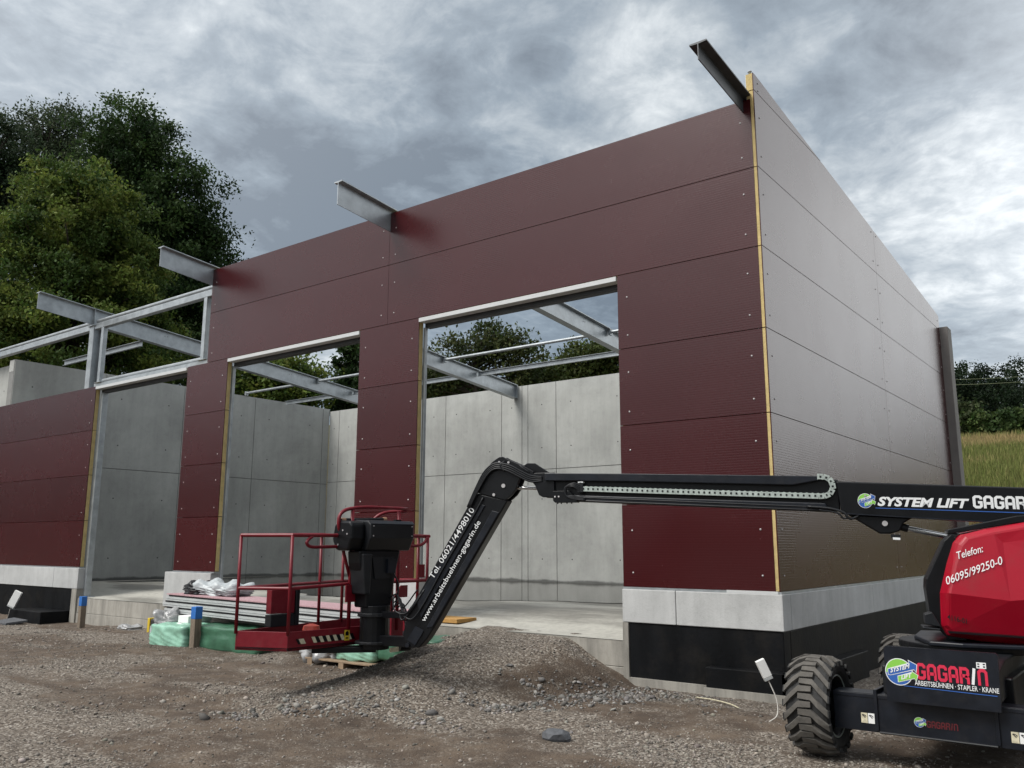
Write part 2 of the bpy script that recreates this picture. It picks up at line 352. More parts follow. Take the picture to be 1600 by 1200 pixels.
def ground():
    xs = axis_pts(-19.5, 7, 0.075, 900); ys = axis_pts(-10, 0.6, 0.075, 900)
    ys = np.sort(np.concatenate([ys, [10.39, 10.41]])); xs = np.sort(np.concatenate([xs, [-21.01, -20.99, -0.01, 0.01]]))
    X, Y = np.meshgrid(xs, ys); Z = terrain(X, Y)
    nearm = np.exp(-np.maximum(0, np.hypot(X+4, (Y+4))-16)/10)
    Z = Z+nearm*((fbm(X*2.2, Y*2.2, 4, 1)-0.5)*0.05+(fbm(X*9, Y*9, 3, 2)-0.5)*0.022+(fbm(X*0.4, Y*0.4, 2, 3)-0.5)*0.10)
    # tyre ruts
    Z -= nearm*0.03*np.exp(-((Y+4.6+0.10*X+0.3*np.sin(X*0.5))/0.28)**2)*(X < -1)
    Z -= nearm*0.03*np.exp(-((Y+6.4+0.10*X+0.3*np.sin(X*0.5))/0.28)**2)*(X < 1)
    nx, ny = len(xs), len(ys)
    V = np.stack([X, Y, Z], -1).reshape(-1, 3)
    i = np.arange(nx*ny).reshape(ny, nx)
    F = np.stack([i[:-1, :-1], i[:-1, 1:], i[1:, 1:], i[1:, :-1]], -1).reshape(-1, 4)
    gm = gmask(X, Y); md = np.clip(sstep(11.5, 15, Y), 0, 1)*(1-sstep(2, 8, X)); md = np.maximum(md, (Y > 10.4) | ((X < -21.0) & (Y > 0.8)))
    C = np.stack([gm, md, np.zeros_like(gm)], -1).reshape(-1, 3)
    m, nt, b = new_mat('ground_dirt_gravel'); N = nt.nodes; L = nt.links
    at_ = N.new('ShaderNodeVertexColor'); at_.layer_name = 'Col'; sp = N.new('ShaderNodeSeparateColor'); L.new(at_.outputs[0], sp.inputs[0])
    tc = N.new('ShaderNodeTexCoord')
    def noise(s, d, r=0.6):
        n = N.new('ShaderNodeTexNoise'); n.inputs['Scale'].default_value = s; n.inputs['Detail'].default_value = d; n.inputs['Roughness'].default_value = r; L.new(tc.outputs['Object'], n.inputs['Vector']); return n.outputs['Fac']
    def ramp(x, els):
        r = N.new('ShaderNodeValToRGB'); e = r.color_ramp.elements
        e[0].position, e[0].color = els[0][0], (*els[0][1], 1); e[1].position, e[1].color = els[-1][0], (*els[-1][1], 1)
        for p, c in els[1:-1]: q = e.new(p); q.color = (*c, 1)
        L.new(x, r.inputs[0]); return r.outputs[0]
    def mix(f, a, bb):
        mx = N.new('ShaderNodeMix'); mx.data_type = 'RGBA'; L.new(f, mx.inputs['Factor']); L.new(a, mx.inputs['A']); L.new(bb, mx.inputs['B']); return mx.outputs['Result']
    dirt = ramp(noise(1.8, 9, 0.7), [(0.3, (0.036, 0.024, 0.016)), (0.5, (0.074, 0.051, 0.034)), (0.72, (0.140, 0.104, 0.073))])
    vor = N.new('ShaderNodeTexVoronoi'); vor.inputs['Scale'].default_value = 52; L.new(tc.outputs['Object'], vor.inputs['Vector'])
    sc = N.new('ShaderNodeSeparateColor'); L.new(vor.outputs['Color'], sc.inputs[0])
    grav = ramp(sc.outputs[0], [(0.0, (0.046, 0.034, 0.025)), (0.45, (0.108, 0.086, 0.066)), (0.8, (0.185, 0.155, 0.124)), (1.0, (0.33, 0.30, 0.26))])
    nb = noise(5, 6, 0.7)
    add = N.new('ShaderNodeMath'); add.operation = 'MULTIPLY_ADD'; L.new(nb, add.inputs[0]); add.inputs[1].default_value = 1.3; L.new(sp.outputs[0], add.inputs[2])
    fr = ramp(add.outputs[0], [(0.62, (0, 0, 0)), (1.25, (1, 1, 1))])
    base = mix(fr, dirt, grav)
    grass = ramp(noise(0.5, 9, 0.75), [(0.3, (0.060, 0.064, 0.020)), (0.5, (0.105, 0.098, 0.036)), (0.7, (0.16, 0.125, 0.055))])
    base = mix(sp.outputs[1], base, grass)
    L.new(base, b.inputs['Base Color']); b.inputs['Roughness'].default_value = 0.92
    bp = N.new('ShaderNodeBump'); bp.inputs['Strength'].default_value = 0.6; bp.inputs['Distance'].default_value = 0.02
    hh = N.new('ShaderNodeMath'); hh.operation = 'MULTIPLY_ADD'; L.new(vor.outputs['Distance'], hh.inputs[0]); hh.inputs[1].default_value = -0.8; L.new(noise(22, 6, 0.7), hh.inputs[2])
    L.new(hh.outputs[0], bp.inputs['Height']); L.new(bp.outputs[0], b.inputs['Normal'])
    me = arrays_mesh('ground', V, F, [m], C, smooth=True)
    o = link('ground', me); props(o, 'brown dirt and gravel ground with a ramp up to the slab', 'ground', kind='structure')
    return V, X, Y, Z
GV, GX, GY, GZZ = ground()
GXS, GYS = GX[0], GY[:, 0]
def gz(x, y):
    i = np.clip(np.searchsorted(GXS, x)-1, 0, len(GXS)-2); j = np.clip(np.searchsorted(GYS, y)-1, 0, len(GYS)-2)
    tx = (x-GXS[i])/(GXS[i+1]-GXS[i]); ty = (y-GYS[j])/(GYS[j+1]-GYS[j])
    return (GZZ[j, i]*(1-tx)+GZZ[j, i+1]*tx)*(1-ty)+(GZZ[j+1, i]*(1-tx)+GZZ[j+1, i+1]*tx)*ty

def mat_vcol(name, rough=0.85, trans=0.0, bump=0.0, spec=0.3):
    m, nt, b = new_mat(name); N = nt.nodes; L = nt.links
    a = N.new('ShaderNodeVertexColor'); a.layer_name = 'Col'; L.new(a.outputs[0], b.inputs['Base Color'])
    b.inputs['Roughness'].default_value = rough; b.inputs['Specular IOR Level'].default_value = spec
    if trans:
        t = N.new('ShaderNodeBsdfTranslucent'); hs = N.new('ShaderNodeHueSaturation'); hs.inputs['Value'].default_value = 1.3; L.new(a.outputs[0], hs.inputs['Color']); L.new(hs.outputs[0], t.inputs['Color'])
        mx = N.new('ShaderNodeMixShader'); mx.inputs[0].default_value = trans
        L.new(b.outputs[0], mx.inputs[1]); L.new(t.outputs[0], mx.inputs[2]); L.new(mx.outputs[0], N['Material Output'].inputs[0])
    return m
M_STONE = mat_vcol('stones'); M_LEAF = mat_vcol('leaves', 0.65, 0.28, spec=0.15); M_GRASS = mat_vcol('grass', 0.8, 0.25)

ICO = None
def ico():
    global ICO
    if ICO is None:
        bm = bmesh.new(); bmesh.ops.create_icosphere(bm, subdivisions=1, radius=1); v = np.array([x.co for x in bm.verts]); f = np.array([[q.index for q in x.verts] for x in bm.faces]); bm.free(); ICO = (v, f)
    return ICO
def rot_mats(rng, n):
    q = rng.normal(size=(n, 4)); q /= np.linalg.norm(q, axis=1)[:, None]; w, x, y, z = q.T
    return np.stack([np.stack([1-2*(y*y+z*z), 2*(x*y-z*w), 2*(x*z+y*w)], -1), np.stack([2*(x*y+z*w), 1-2*(x*x+z*z), 2*(y*z-x*w)], -1), np.stack([2*(x*z-y*w), 2*(y*z+x*w), 1-2*(x*x+y*y)], -1)], 1)
def stones_mesh(name, x, y, r, seed, tint):
    rng = np.random.default_rng(seed); n = len(x); V0, F0 = ico(); nv = len(V0)
    sc = rng.uniform(0.42, 1.2, (n, 1, 3))*r[:, None, None]
    jit = 1+rng.uniform(-0.36, 0.30, (n, nv, 1))
    P = V0[None]*jit*sc
    R = rot_mats(rng, n); P = np.einsum('nij,nkj->nki', R, P); P[:, :, 2] *= 0.75
    z = gz(x, y)+r*0.22
    P += np.stack([x, y, z], -1)[:, None]
    F = F0[None]+(np.arange(n)*nv)[:, None, None]
    b = rng.beta(2.0, 2.8, n)*0.36+0.05
    c = b[:, None]*np.array(tint)[None]*(1+rng.normal(0, 0.018, (n, 3)))
    c = np.clip(c, 0.02, 0.5); c = np.repeat(c, nv, 0)
    return arrays_mesh(name, P.reshape(-1, 3), F.reshape(-1, 3), [M_STONE], c)
def stones():
    rng = np.random.default_rng(11)
    # candidates spread over the visible yard, thicker towards the photographer
    n = 420000
    dep = 2.6+rng.random(n)**1.5*16; ang = rng.uniform(-0.66, 0.62, n)
    F2 = np.array([fw[0], fw[1]])/np.hypot(fw[0], fw[1]); R2 = np.array([F2[1], -F2[0]])
    x = CAM[0]+F2[0]*dep+R2[0]*dep*ang*1.05; y = CAM[1]+F2[1]*dep+R2[1]*dep*ang*1.05
    cl = fbm(x*0.9, y*0.9, 4, 31); g = gmask(x, y)
    flank = sstep(0.05, 0.2, ramp_h(x, y))*sstep(-3.3, -2.6, x)
    p = np.clip(0.05+0.55*g*sstep(0.35, 0.6, cl)+0.18*sstep(0.52, 0.66, cl)-0.12*flank, 0.02, 1)
    ok = (y < -0.12) & (rng.random(n) < p*0.85) & (x > -21) & (x < 6) & (dep > 5.0)
    x, y, dep = x[ok], y[ok], dep[ok]
    r = np.exp(rng.normal(-4.85, 0.45, len(x)))*(0.85+0.02*dep); r = np.clip(r, 0.006, 0.045)
    o = link('gravel_stones', stones_mesh('gravel_stones', x, y, r, 1, (1.0, 0.89, 0.77)))
    props(o, 'loose gravel stones strewn over the dirt yard and ramp', 'gravel', kind='stuff')
    # coarse rubble at the foot of the ramp
    n = 2800; t = rng.random(n)
    px = np.interp(t, [0, .18, .35, .55, .75, 1], [-0.9, -1.6, -2.0, -2.35, -3.3, -4.6])+rng.normal(0, 0.34, n)
    py = np.interp(t, [0, .18, .35, .55, .75, 1], [-0.5, -0.75, -1.6, -2.4, -3.7, -3.6])+rng.normal(0, 0.34, n)
    ok = (py < -0.2) & (fbm(px*2.2, py*2.2, 3, 8) > 0.50); px, py = px[ok], py[ok]
    r = np.clip(np.exp(rng.normal(-4.25, 0.50, len(px))), 0.010, 0.062)
    o = link('rubble_stones', stones_mesh('rubble_stones', px, py, r, 2, (1.0, 0.94, 0.87)))
    props(o, 'coarse pale rubble heaped along the foot of the dirt ramp', 'rubble', kind='stuff')
    print('stones', len(x), len(px))
stones()
def rock(name, loc, size, m, label, seed):
    bm = bmesh.new(); bmesh.ops.create_icosphere(bm, subdivisions=2, radius=1); rnd = random.Random(seed)
    for v in bm.verts:
        k = 1+rnd.uniform(-0.16, 0.16); v.co = Vector((v.co.x*size[0]*k, v.co.y*size[1]*k, v.co.z*size[2]*k))+Vector((loc[0], loc[1], gz(np.array([loc[0]]), np.array([loc[1]]))[0]+size[2]*0.35))
    me = bpy.data.meshes.new(name); bm.to_mesh(me); bm.free(); me.materials.append(m); o = link(name, me)
    return props(o, label, 'rock')
rock('rock', (-0.94, -3.0), (0.13, 0.10, 0.075), M_ROCK, 'dark blue-grey rock alone on the dirt below the ramp', 4)

# ------------------------------------------------------------------ the hall
HALL = empty('unfinished_hall', (-0.035, 0.0, GZ), 'unfinished steel hall with dark red cladding panels and concrete walls', 'building')
RIBS = 34
def rib_profile(z0, z1, pitch=1/RIBS):
    out = []; z = z0+0.006; out.append((z0, 0.008)); out.append((z0+0.003, 0.0))
    while z+pitch < z1-0.006:
        out += [(z+pitch*0.62, 0.0), (z+pitch*0.76, 0.00040), (z+pitch*0.98, 0.0)]; z += pitch
    out += [(z1-0.007, 0.0), (z1-0.004, 0.008)]
    return out
def panel(axis, a0, a1, z0, z1, clip=None, screws_l=True, screws_r=True, label=None, foam_m=None):
    """axis 'x': outer skin in plane y=0 facing -y, from x=a0..a1.  axis 'y': outer skin in x=0 facing +x."""
    pr = rib_profile(z0, z1); mb = MB(); g = 0.003
    lo, hi = a0+g, a1-g
    def P(a, d, z): return (a, d, z) if axis == 'x' else (-d, a, z)
    def ext(z):
        if clip is None: return hi
        return max(lo+0.001, min(hi, clip(z)))
    ztop = z1 if clip is None else min(z1, max(z for z in (z0, z1, *[p[0] for p in pr]) if clip(z) > lo+0.01 or z == z0))
    pr = [p for p in pr if p[0] <= ztop+1e-6]
    vs = []; fs = []
    for z, d in pr:
        e = ext(z); vs += [P(lo, 0.012, z), P(lo, d, z), P(e, d, z), P(e, 0.012, z)]
    for i in range(len(pr)-1):
        for k in range(3): fs.append((i*4+k, i*4+k+1, i*4+4+k+1, i*4+4+k))
    mb.add(vs, fs, M_RED)
    # inner grey skin
    pts = [(lo, z0+g), (ext(z0), z0+g), (ext(ztop-g), ztop-g), (lo, ztop-g)]
    mb.prism([P(a, 0.096, z) for a, z in pts], np.array(P(0, 0.004, 0)), M_PSKIN)
    for a, on in ((lo+0.14, screws_l), (hi-0.14, screws_r)):
        if not on: continue
        for f in (0.17, 0.68 if z1-z0 > 0.8 else 0.6):
            z = z0+f*(z1-z0)
            if a > ext(z)-0.05: continue
            c = np.array(P(a, 0.0, z)); nrm = np.array(P(0, -1, 0), float); mb.tube([c+nrm*-0.002, c+nrm*0.005, c+nrm*0.009], [0.012, 0.011, 0.005], M_SCREW, 8)
    o = mb.build('wall_panel', HALL, label=label)
    fb = MB(); fb.prism([P(a, 0.014, z) for a, z in [(lo+0.001, z0+2*g), (ext(z0)-0.001, z0+2*g), (ext(ztop-g)-0.001, ztop-2*g), (lo+0.001, ztop-2*g)]], np.array(P(0, 0.081, 0)), foam_m or M_FOAM)
    f = fb.build('foam_core', o)
    return o
XR = -0.048
# right pier, door piers, upper band, left wing
for z in range(4): panel('x', -1.977, XR, z, z+1)
for z in range(4): panel('x', -6.887, -5.547, z, z+1)
for z in range(4): panel('x', -11.90, -10.553, z, z+1)
for z in range(4): (panel('x', -26.0, -20.8, z, z+1), panel('x', -20.8, -15.527, z, z+1, screws_l=False))
for z0, z1 in ((4, 5), (5, 5.9)):
    panel('x', -11.24, -6.255, z0, z1); panel('x', -6.255, XR, z0, z1)
roof_y = lambda z: (6.235-z)/0.0925
for z in range(7):
    for y0, y1 in ((0.0, 5.2), (5.2, 10.07)):
        if roof_y(z) > y0+0.05: panel('y', y0, y1, z, min(z+1, 6.235), clip=roof_y)
# dark backing seen in panel gaps
mb = MB()
mb.box((-1.96, 0.104, 0.0), (XR-0.05, 0.115, 5.85), M_GAP); mb.box((-6.87, 0.104, 0.0), (-5.57, 0.115, 4.0), M_GAP); mb.box((-11.88, 0.104, 0.0), (-10.57, 0.115, 4.0), M_GAP)
mb.box((-11.2, 0.104, 4.02), (-1.97, 0.115, 5.85), M_GAP); mb.box((-26.0, 0.104, 0), (-15.55, 0.115, 3.98), M_GAP)
mb.prism([(-0.104, 0.05, 0.0), (-0.104, 10.0, 0.0), (-0.104, 10.0, 5.25), (-0.104, 0.05, 6.15)], (-0.011, 0, 0), M_GAP)
mb.build('sealing_membrane', HALL)
# base rail
for a, b in ((-1.97, -0.108), (-6.88, -5.55), (-11.89, -10.56), (-26.0, -15.53)):
    mb = MB(); mb.box((a, -0.012, -0.026), (b, 0.10, -0.001), M_GALV); mb.build('base_rail', HALL)
mb = MB(); mb.box((-0.10, 0.0, -0.026), (0.012, 10.0, -0.001), M_GALV); mb.build('base_rail', HALL)
mb = MB(); mb.box((-0.62, -0.018, -0.026), (-0.02, -0.0125, 0.004), M_TRIM); mb.build('perforated_strip', HALL)
# plinths
def plinth(pts_boxes, label=None):
    mb = MB()
    for a, b in pts_boxes: mb.box(a, b, M_PLINTH)
    return mb.build('plinth', HALL, bevel=0.008, label=label)
plinth([((-1.98, -0.03, -0.42), (-1.262, 0.22, -0.028)), ((-1.255, -0.03, -0.42), (0.03, 0.22, -0.028)), ((-0.20, 0.222, -0.42), (0.03, 3.5, -0.028)), ((-0.20, 3.507, -0.42), (0.03, 6.4, -0.028)), ((-0.20, 6.407, -0.42), (0.03, 10.06, -0.028))])
plinth([((-26.0, -0.03, -0.46), (-16.607, 0.22, -0.028)), ((-16.6, -0.03, -0.46), (-15.50, 0.22, -0.028))])
plinth([((-12.13, -0.03, -0.66), (-10.62, 0.22, -0.028))])
plinth([((-6.92, -0.03, -0.66), (-5.45, 0.22, -0.028))])
mb = MB(); mb.box((-1.90, -0.012, -1.5), (0.012, 0.2, -0.424), M_TAR); mb.box((-0.2, 0.202, -1.5), (0.012, 10.0, -0.424), M_TAR)
mb.box((-0.85, -0.16, -1.5), (0.16, -0.016, -0.84), M_TAR); mb.box((0.016, -0.16, -1.5), (0.16, 2.6, -0.84), M_TAR)
mb.build('bitumen_coating', HALL, bevel=0.01)
mb = MB(); mb.box((-26.0, -0.012, -1.5), (-15.72, 0.2, -0.464), M_TAR); mb.box((-17.3, -0.62, -1.5), (-15.76, -0.016, -0.93), M_TAR)
mb.build('bitumen_coating', HALL, bevel=0.01)
mb = MB(); mb.box((-1.98, -0.03, -1.6), (-1.904, 0.2, -0.424), M_SLABF); mb.build('foundation', HALL)
mb = MB(); mb.box((-15.716, -0.03, -1.6), (-15.50, 0.2, -0.464), M_SLABF); mb.build('foundation', HALL)
mb = MB(); mb.box((-1.9, -0.05, -1.6), (0.05, 0.1, -1.06), M_SLABF); mb.box((-0.86, -0.2, -1.6), (0.2, -0.05, -1.06), M_SLABF)
mb.build('foundation', HALL)
# floor slab: falls towards the doors
def slab():
    xs = np.linspace(-20.55, -0.12, 84); ys = np.concatenate([[0.0], np.linspace(0.06, 1.6, 16), np.linspace(1.8, 10.1, 40)])
    X, Y = np.meshgrid(xs, ys); Z = -0.638+0.135*sstep(0.1, 1.9, Y)+(fbm(X*0.5, Y*0.5, 3, 4)-0.5)*0.012
    nx, ny = len(xs), len(ys); V = np.stack([X, Y, Z], -1).reshape(-1, 3); i = np.arange(nx*ny).reshape(ny, nx)
    F = np.stack([i[:-1, :-1], i[:-1, 1:], i[1:, 1:], i[1:, :-1]], -1).reshape(-1, 4)
    m, nt, b = new_mat('slab_concrete'); N = nt.nodes; L = nt.links; tc = N.new('ShaderNodeTexCoord')
    def noise(s, d, r, sc=(1, 1, 1)):
        mp = N.new('ShaderNodeMapping'); mp.inputs['Scale'].default_value = sc; L.new(tc.outputs['Object'], mp.inputs[0])
        n = N.new('ShaderNodeTexNoise'); n.inputs['Scale'].default_value = s; n.inputs['Detail'].default_value = d; n.inputs['Roughness'].default_value = r; L.new(mp.outputs[0], n.inputs['Vector']); return n.outputs['Fac']
    r = N.new('ShaderNodeValToRGB'); r.color_ramp.elements[0].position = 0.44; r.color_ramp.elements[0].color = (0.20, 0.19, 0.165, 1); r.color_ramp.elements[1].position = 0.56; r.color_ramp.elements[1].color = (0.40, 0.385, 0.34, 1)
    L.new(noise(0.5, 5, 0.55, (0.5, 1.6, 1)), r.inputs[0])
    mx = N.new('ShaderNodeMix'); mx.data_type = 'RGBA'; mx.blend_type = 'MULTIPLY'; mx.inputs['Factor'].default_value = 0.6
    r2 = N.new('ShaderNodeValToRGB'); r2.color_ramp.elements[0].position = 0.35; r2.color_ramp.elements[1].position = 0.6; r2.color_ramp.elements[0].color = (0.6, 0.6, 0.6, 1)
    L.new(noise(9, 6, 0.7), r2.inputs[0]); L.new(r.outputs[0], mx.inputs['A']); L.new(r2.outputs[0], mx.inputs['B']); L.new(mx.outputs['Result'], b.inputs['Base Color'])
    b.inputs['Roughness'].default_value = 0.7
    o = link('floor_slab', arrays_mesh('floor_slab', V, F, [m], smooth=True), HALL)
    mb = MB()
    mb.box((-15.50, 0.001, -1.6), (-1.99, 0.3, -0.96), M_SLABF); mb.box((-15.50, 0.006, -0.955), (-1.99, 0.3, -0.645), M_SLABF)
    mb.build('slab_edge', HALL, bevel=0.006)
    # rain water standing inside
    rng = np.random.default_rng(3); n = 90
    t = np.linspace(0, 1, n); front = [(-19.2+t_*19.0, 3.0+3.2*(fbm(np.array([t_*11.0]), np.array([0.5]), 5, 77)[0]-0.5)+0.5*math.sin(t_*9)) for t_ in t]
    pts = [(x, y, -0.4935) for x, y in front]+[(-0.2, 10.05, -0.4935), (-19.2, 10.05, -0.4935)]
    m2, nt2, b2 = new_mat('standing_water'); b2.inputs['Base Color'].default_value = (0.035, 0.032, 0.025, 1); b2.inputs['Roughness'].default_value = 0.07; b2.inputs['IOR'].default_value = 1.33; b2.inputs['Specular Tint'].default_value = (0.62, 0.60, 0.53, 1)
    nb = nt2.nodes.new('ShaderNodeTexNoise'); nb.inputs['Scale'].default_value = 1.2; bp = nt2.nodes.new('ShaderNodeBump'); bp.inputs['Strength'].default_value = 0.05; nt2.links.new(nb.outputs['Fac'], bp.inputs['Height']); nt2.links.new(bp.outputs[0], b2.inputs['Normal'])
    mb = MB(); mb.add(pts, [tuple(range(len(pts)))], m2)
    o = mb.build('puddle'); props(o, 'shallow rain water standing on the concrete floor inside the hall', 'puddle', kind='structure')
slab()
# concrete walls of cast panels with open joints and tie holes
def cast_wall(axis, plane, cuts, z0, ztops, zj, thick, sign):
    mb = MB(); g = 0.009
    for (a0, a1), zt in zip(zip(cuts[:-1], cuts[1:]), ztops):
        for b0, b1 in ((z0, zj), (zj, zt)):
            if axis == 'x': mb.box((a0+g, plane, b0+g), (a1-g, plane+sign*0.05, b1 if b1 == zt else b1-g), M_CONC)
            else: mb.box((plane, a0+g, b0+g), (plane+sign*0.05, a1-g, b1 if b1 == zt else b1-g), M_CONC)
            w = a1-a0
            if w < 0.5: continue
            for fa in ((0.2, 0.8) if w > 1.2 else (0.5,)):
                for fz in (0.25, 0.75):
                    a = a0+fa*w; z = b0+fz*(b1-b0)
                    c = np.array((a, plane, z) if axis == 'x' else (plane, a, z), float); nn = np.array((0, -sign, 0) if axis == 'x' else (-sign, 0, 0), float)
                    mb.tube([c-nn*0.01, c+nn*0.002], 0.019, M_GAP, 8)
    zt = max(ztops)
    if axis == 'x': mb.box((cuts[0], plane+sign*0.02, z0), (cuts[-1], plane+sign*thick, zt-0.01), M_JOINT)
    else: mb.box((plane+sign*0.02, cuts[0], z0), (plane+sign*thick, cuts[-1], zt-0.01), M_JOINT)
    # cap so that the wall top is concrete too
    if axis == 'x': mb.box((cuts[0]-0.004, plane+sign*0.051, zt-0.3), (cuts[-1]+0.004, plane+sign*(thick+0.01), zt), M_CONC)
    else: mb.box((plane+sign*0.051, cuts[0]-0.004, zt-0.3), (plane+sign*(thick+0.01), cuts[-1]+0.004, zt), M_CONC)
    return mb.build('concrete_wall', HALL)
cast_wall('x', 10.07, [-19.3, -18.8, -16.4, -13.95, -11.77, -11.03, -10.82, -9.85, -7.4, -4.95, -2.5, -0.3], -0.7, [5.0]*11, 2.56, 0.3, 1)
cast_wall('x', 0.42, [-26.5, -23.6, -20.82], -0.7, [5.25]*2, 2.5, 0.25, 1)
lw = cast_wall('y', -19.3, [0.25, 2.6, 4.9, 7.25, 9.8, 10.06], -0.7, [5.08]*5, 2.5, 0.3, -1)
for v in lw.data.vertices:                                 # this wall stands a little out of square
    k = 10.06-v.co.y; v.co.x -= 0.118*k; v.co.z += 0.022*k*max(0.0, v.co.z/5.0)
mb = MB(); mb.box((-0.10, 10.085, -1.5), (0.15, 10.46, 5.06), concrete('post_concrete', (0.20, 0.185, 0.175))); mb.build('wing_wall', HALL, bevel=0.008)

# steel
def ibeam_y(x, y0, y1, z_at, h=0.40, b=0.18, tw=0.012, tf=0.017, name='roof_beam'):
    mb = MB(); hw = b/2
    prof = [(-hw, 0), (hw, 0), (hw, -tf), (tw/2, -tf-0.01), (tw/2, -h+tf+0.01), (hw, -h+tf), (hw, -h), (-hw, -h), (-hw, -h+tf), (-tw/2, -h+tf+0.01), (-tw/2, -tf-0.01), (-hw, -tf)]
    v0 = [(x+a, y0, z_at(y0)+c) for a, c in prof]; v1 = [(x+a, y1, z_at(y1)+c) for a, c in prof]; n = len(prof)
    mb.add(v0+v1, [tuple(range(n)), tuple(range(2*n-1, n-1, -1))]+[(i, (i+1) % n, n+(i+1) % n, n+i) for i in range(n)], M_GALV)
    mb.box((x-0.085, y1-0.003, z_at(y1)-h+0.001), (x+0.085, y1+0.015, z_at(y1)-0.002), M_GALV)
    for yy in (2.0, 5.9):
        for dx in (-0.03, 0.03): mb.tube([(x+tw/2-0.001, yy+dx*1.2, z_at(yy)-0.13), (x+tw/2+0.003, yy+dx*1.2, z_at(yy)-0.13)], 0.013, M_JOINT, 8)
    for yy in (0.0,):
        mb.box((x-0.08, yy+0.12, z_at(yy)-h+0.02), (x+0.08, yy+0.132, z_at(yy)-0.025), M_GALV)
    return mb.build(name, HALL)
zb = lambda y: 5.955-0.0915*y
def tbeam_y(x, y0, y1, z_at, h=0.385, b=0.18, tw=0.012, tf=0.017, m=None):
    mb = MB(); hw = b/2; prof = [(-hw, 0), (hw, 0), (hw, -tf), (tw/2, -tf-0.008), (tw/2, -h), (-tw/2, -h), (-tw/2, -tf-0.008), (-hw, -tf)]; n = len(prof)
    mb.add([(x+a, y0, z_at(y0)+c) for a, c in prof]+[(x+a, y1, z_at(y1)+c) for a, c in prof], [tuple(range(n)), tuple(range(2*n-1, n-1, -1))]+[(i, (i+1) % n, n+(i+1) % n, n+i) for i in range(n)], m or M_GALV)
    return mb.build('eaves_bracket', HALL)
for x in (-0.17, -6.25, -11.24, -16.22):
    ibeam_y(x, 0.14, 10.02, zb)
    if x < -1: tbeam_y(x, -1.15, 0.138, zb)
tbeam_y(-0.15, -1.25, 0.138, zb, h=0.215, b=0.21, m=mat('shaded_bracket_steel', (0.075, 0.08, 0.085), 0.5, metal=0.3, var=0.2))  # corner bracket's shading painted in as a darker steel colour
def chan_x(x0, x1, y, z, h=0.12, b=0.055, t=0.008):
    mb = MB(); mb.box((x0, y, z-h), (x1, y+t, z), M_GALV); mb.box((x0, y-b, z-t), (x1, y-0.001, z), M_GALV); mb.box((x0, y-b, z-h), (x1, y-0.001, z-h+t), M_GALV)
    return mb.build('purlin', HALL)
def pipe_x(x0, x1, y, z, r=0.038):
    mb = MB(); mb.tube([(x0, y, z), (x1, y, z)], r, M_GALV, 12)
    for x in (x0, x1): mb.box((x-0.03, y-0.05, z-0.07), (x+0.03, y+0.05, z+0.05), M_GALV)
    return mb.build('purlin', HALL, smooth=False)
bays = [(-21.1, -16.23), (-16.2, -11.25), (-11.22, -6.26), (-6.23, -0.2)]
for i, (a, b) in enumerate(bays):
    pipe_x(a+0.05 if i else -19.65, b-0.05, 6.9, 5.24)
    chan_x(a+0.02 if i else -19.45, b-0.02, 8.3, 5.14)
chan_x(-20.2, -16.25, 1.4, 5.42, h=0.14)
# eaves rails, posts, door heads
mb = MB(); mb.box((-26.0, 0.13, 5.43), (-16.32, 0.25, 5.57), M_GALV); mb.build('eaves_beam', HALL, bevel=0.012); mb = MB(); mb.box((-16.12, 0.13, 5.43), (-11.33, 0.25, 5.57), M_GALV); mb.build('eaves_beam', HALL, bevel=0.012)
mb = MB(); mb.tube([(-26.0, 0.19, 5.63), (-16.34, 0.19, 5.63)], 0.045, M_GALV, 10); mb.build('eaves_rail', HALL); mb = MB(); mb.tube([(-16.1, 0.19, 5.63), (-11.34, 0.19, 5.63)], 0.045, M_GALV, 10); mb.build('eaves_rail', HALL)
def hpost(x, y, z0, z1, w=0.2):
    mb = MB(); mb.box((x-w/2, y, z0), (x+w/2, y+0.013, z1), M_GALV); mb.box((x-w/2, y+w-0.013, z0), (x+w/2, y+w, z1), M_GALV); mb.box((x-0.006, y+0.0131, z0), (x+0.006, y+w-0.0131, z1), M_GALV)
    mb.box((x-w/2-0.05, y-0.04, z1), (x+w/2+0.05, y+w+0.04, z1+0.02), M_GALV)
    return mb.build('steel_column', HALL)
hpost(-16.22, 0.12, -0.62, 5.52); hpost(-11.24, 0.12, -0.62, 5.52); hpost(-6.25, 0.12, -0.62, 5.52); hpost(-0.27, 0.12, -0.62, 5.48)
def sqpost(x, y, z0, z1, w=0.1, d=0.1, foot=False):
    mb = MB(); mb.box((x-w/2, y, z0), (x+w/2, y+d, z1), M_GALV); mb.box((x-w/2-0.05, y-0.04, z0-0.012), (x+w/2+0.12, y+d+0.04, z0), M_GALV)
    return mb.build('steel_post', HALL, bevel=0.008)
sqpost(-15.74, 0.13, 4.13, 5.43, 0.11); sqpost(-11.65, 0.13, 4.13, 5.43, 0.11)
sqpost(-15.46, 0.115, -0.62, 3.86, 0.085, 0.13); sqpost(-10.54, 0.115, -0.62, 3.86, 0.05, 0.05); sqpost(-5.535, 0.115, -0.62, 3.86, 0.05, 0.05)
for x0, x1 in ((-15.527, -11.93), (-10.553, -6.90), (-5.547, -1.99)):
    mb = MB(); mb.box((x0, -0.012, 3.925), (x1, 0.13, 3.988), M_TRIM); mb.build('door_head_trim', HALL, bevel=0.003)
    mb = MB(); mb.box((x0, 0.135, 3.86), (x1, 0.26, 3.99), M_LINT); mb.build('door_lintel', HALL, bevel=0.008)
